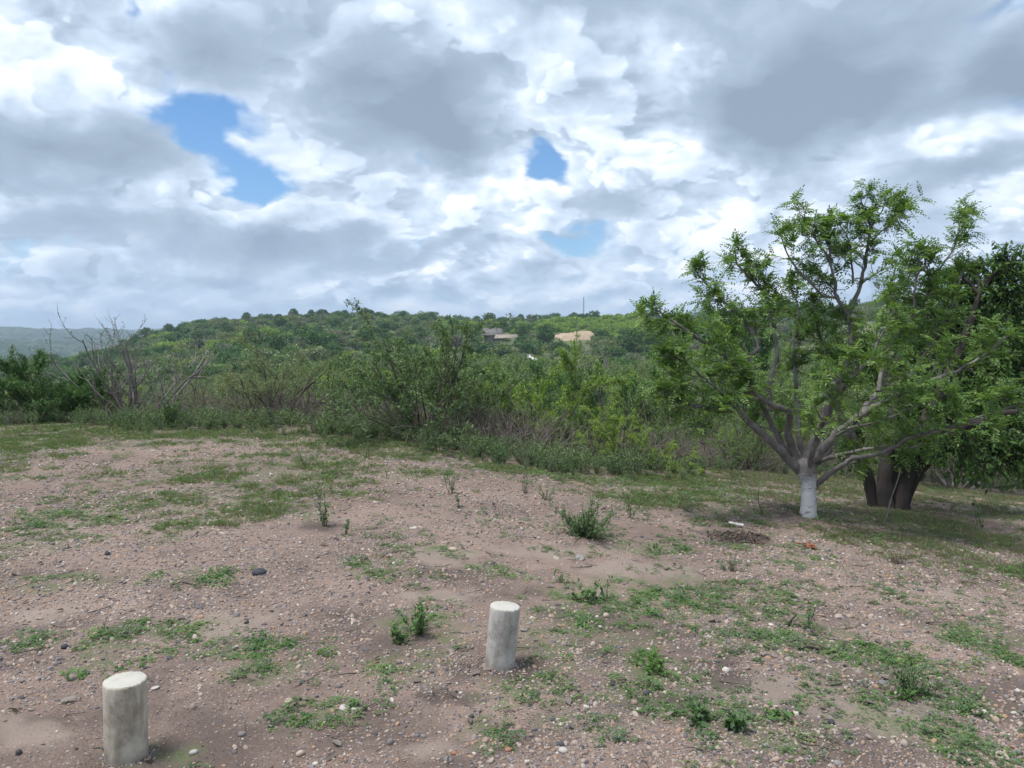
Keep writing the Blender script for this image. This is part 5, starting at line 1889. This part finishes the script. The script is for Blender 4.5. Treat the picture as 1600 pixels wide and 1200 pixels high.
# lattice mast on the ridge
x, y, z = far_place(911, 322)
h = at_depth(911, 464, 322).z - z
e = bpy.data.objects.new('radio_mast', None)
coll.objects.link(e)
e.location = (x, y, z)
for k in range(3):
    a = 2.094 * k
    T = Tubes()
    T.add([(0.24 * math.cos(a), 0.24 * math.sin(a), -1), (0.24 * math.cos(a), 0.24 * math.sin(a), h * .5), (0.18 * math.cos(a), 0.18 * math.sin(a), h)], [0.06] * 3, 5)
    link('leg', T.mesh('leg', m_mast), e)
T = Tubes()
nz = int(h / 0.7)
for i in range(nz):
    for k in range(3):
        a, b = 2.094 * (k + i), 2.094 * (k + i + 1)
        T.add([(0.22 * math.cos(a), 0.22 * math.sin(a), i * .7), (0.22 * (math.cos(a) + math.cos(b)) / 2, 0.22 * (math.sin(a) + math.sin(b)) / 2, i * .7 + .35), (0.22 * math.cos(b), 0.22 * math.sin(b), i * .7 + .7)], [0.03] * 3, 4)
link('bracing', T.mesh('bracing', m_mast), e)
tag(e, 'slender radio mast standing on the hill ridge', 'mast')

# crumpled white sheet caught on the shrubs
rng = np.random.default_rng(18)
wd = 46.0
c = at_depth(832, 562, wd)
V, F = [], []
nu, nv = 16, 7
for j in range(nv):
    for i in range(nu):
        u_, v_ = i / (nu - 1) - .5, j / (nv - 1) - .5
        V.append((u_ * 0.55, v_ * 0.4 + 0.05 * rng.normal(), 0.10 - 0.24 * u_ + 0.06 * rng.normal() - 0.25 * v_ * v_ - v_ * -0.12))
for j in range(nv - 1):
    for i in range(nu - 1):
        F.append((j * nu + i, j * nu + i + 1, (j + 1) * nu + i + 1, (j + 1) * nu + i))
m_sheet = plain_mat('white_plastic', [(0.3, (0.62, 0.63, 0.65)), (0.7, (0.78, 0.79, 0.80))], 3.0, 0.5)
o = link('plastic_sheet', new_mesh('plastic_sheet', V, np.array(F), m_sheet, smooth=True), loc=c)
sm = o.modifiers.new('thick', 'SOLIDIFY')
sm.thickness = 0.01
tag(o, 'crumpled white sheet caught on shrubs in the valley', 'sheet')
plant('green_shrub', 0, c.x, c.y + 0.1, c.z - hz(c.x, c.y) + 0.05, 1.0, 'leafy shrub that carries the crumpled white sheet', 'shrub', None, wide=1.1)

# ------------------------------------------------------------------ air
gv = bpy.data.objects['ground'].data
co = np.empty(len(gv.vertices) * 3, np.float32)
gv.vertices.foreach_get('co', co)
zlo, zhi = float(co[2::3].min()) - 1.0, float(co[2::3].max()) + 14.0
zhi = max(zhi, 30.0)
print('haze', zlo, zhi)
he = 7200.0
V = [(a, b, c) for c in (zlo, zhi) for b in (-he, he) for a in (-he, he)]
F = [(0, 2, 3, 1), (4, 5, 7, 6), (0, 1, 5, 4), (2, 6, 7, 3), (0, 4, 6, 2), (1, 3, 7, 5)]
mh = bpy.data.materials.new('air')
mh.use_nodes = True
N = NT(mh.node_tree)
out = N.n('ShaderNodeOutputMaterial')
pv = N.n('ShaderNodeVolumePrincipled')
pv.inputs['Color'].default_value = (0.66, 0.81, 1.0, 1)
pv.inputs['Density'].default_value = 0.00034
pv.inputs['Anisotropy'].default_value = 0.2
N.link(pv.outputs[0], out.inputs['Volume'])
o = link('haze', new_mesh('haze', V, F, mh))
tag(o, 'thin bluish haze filling the air', kind='stuff')
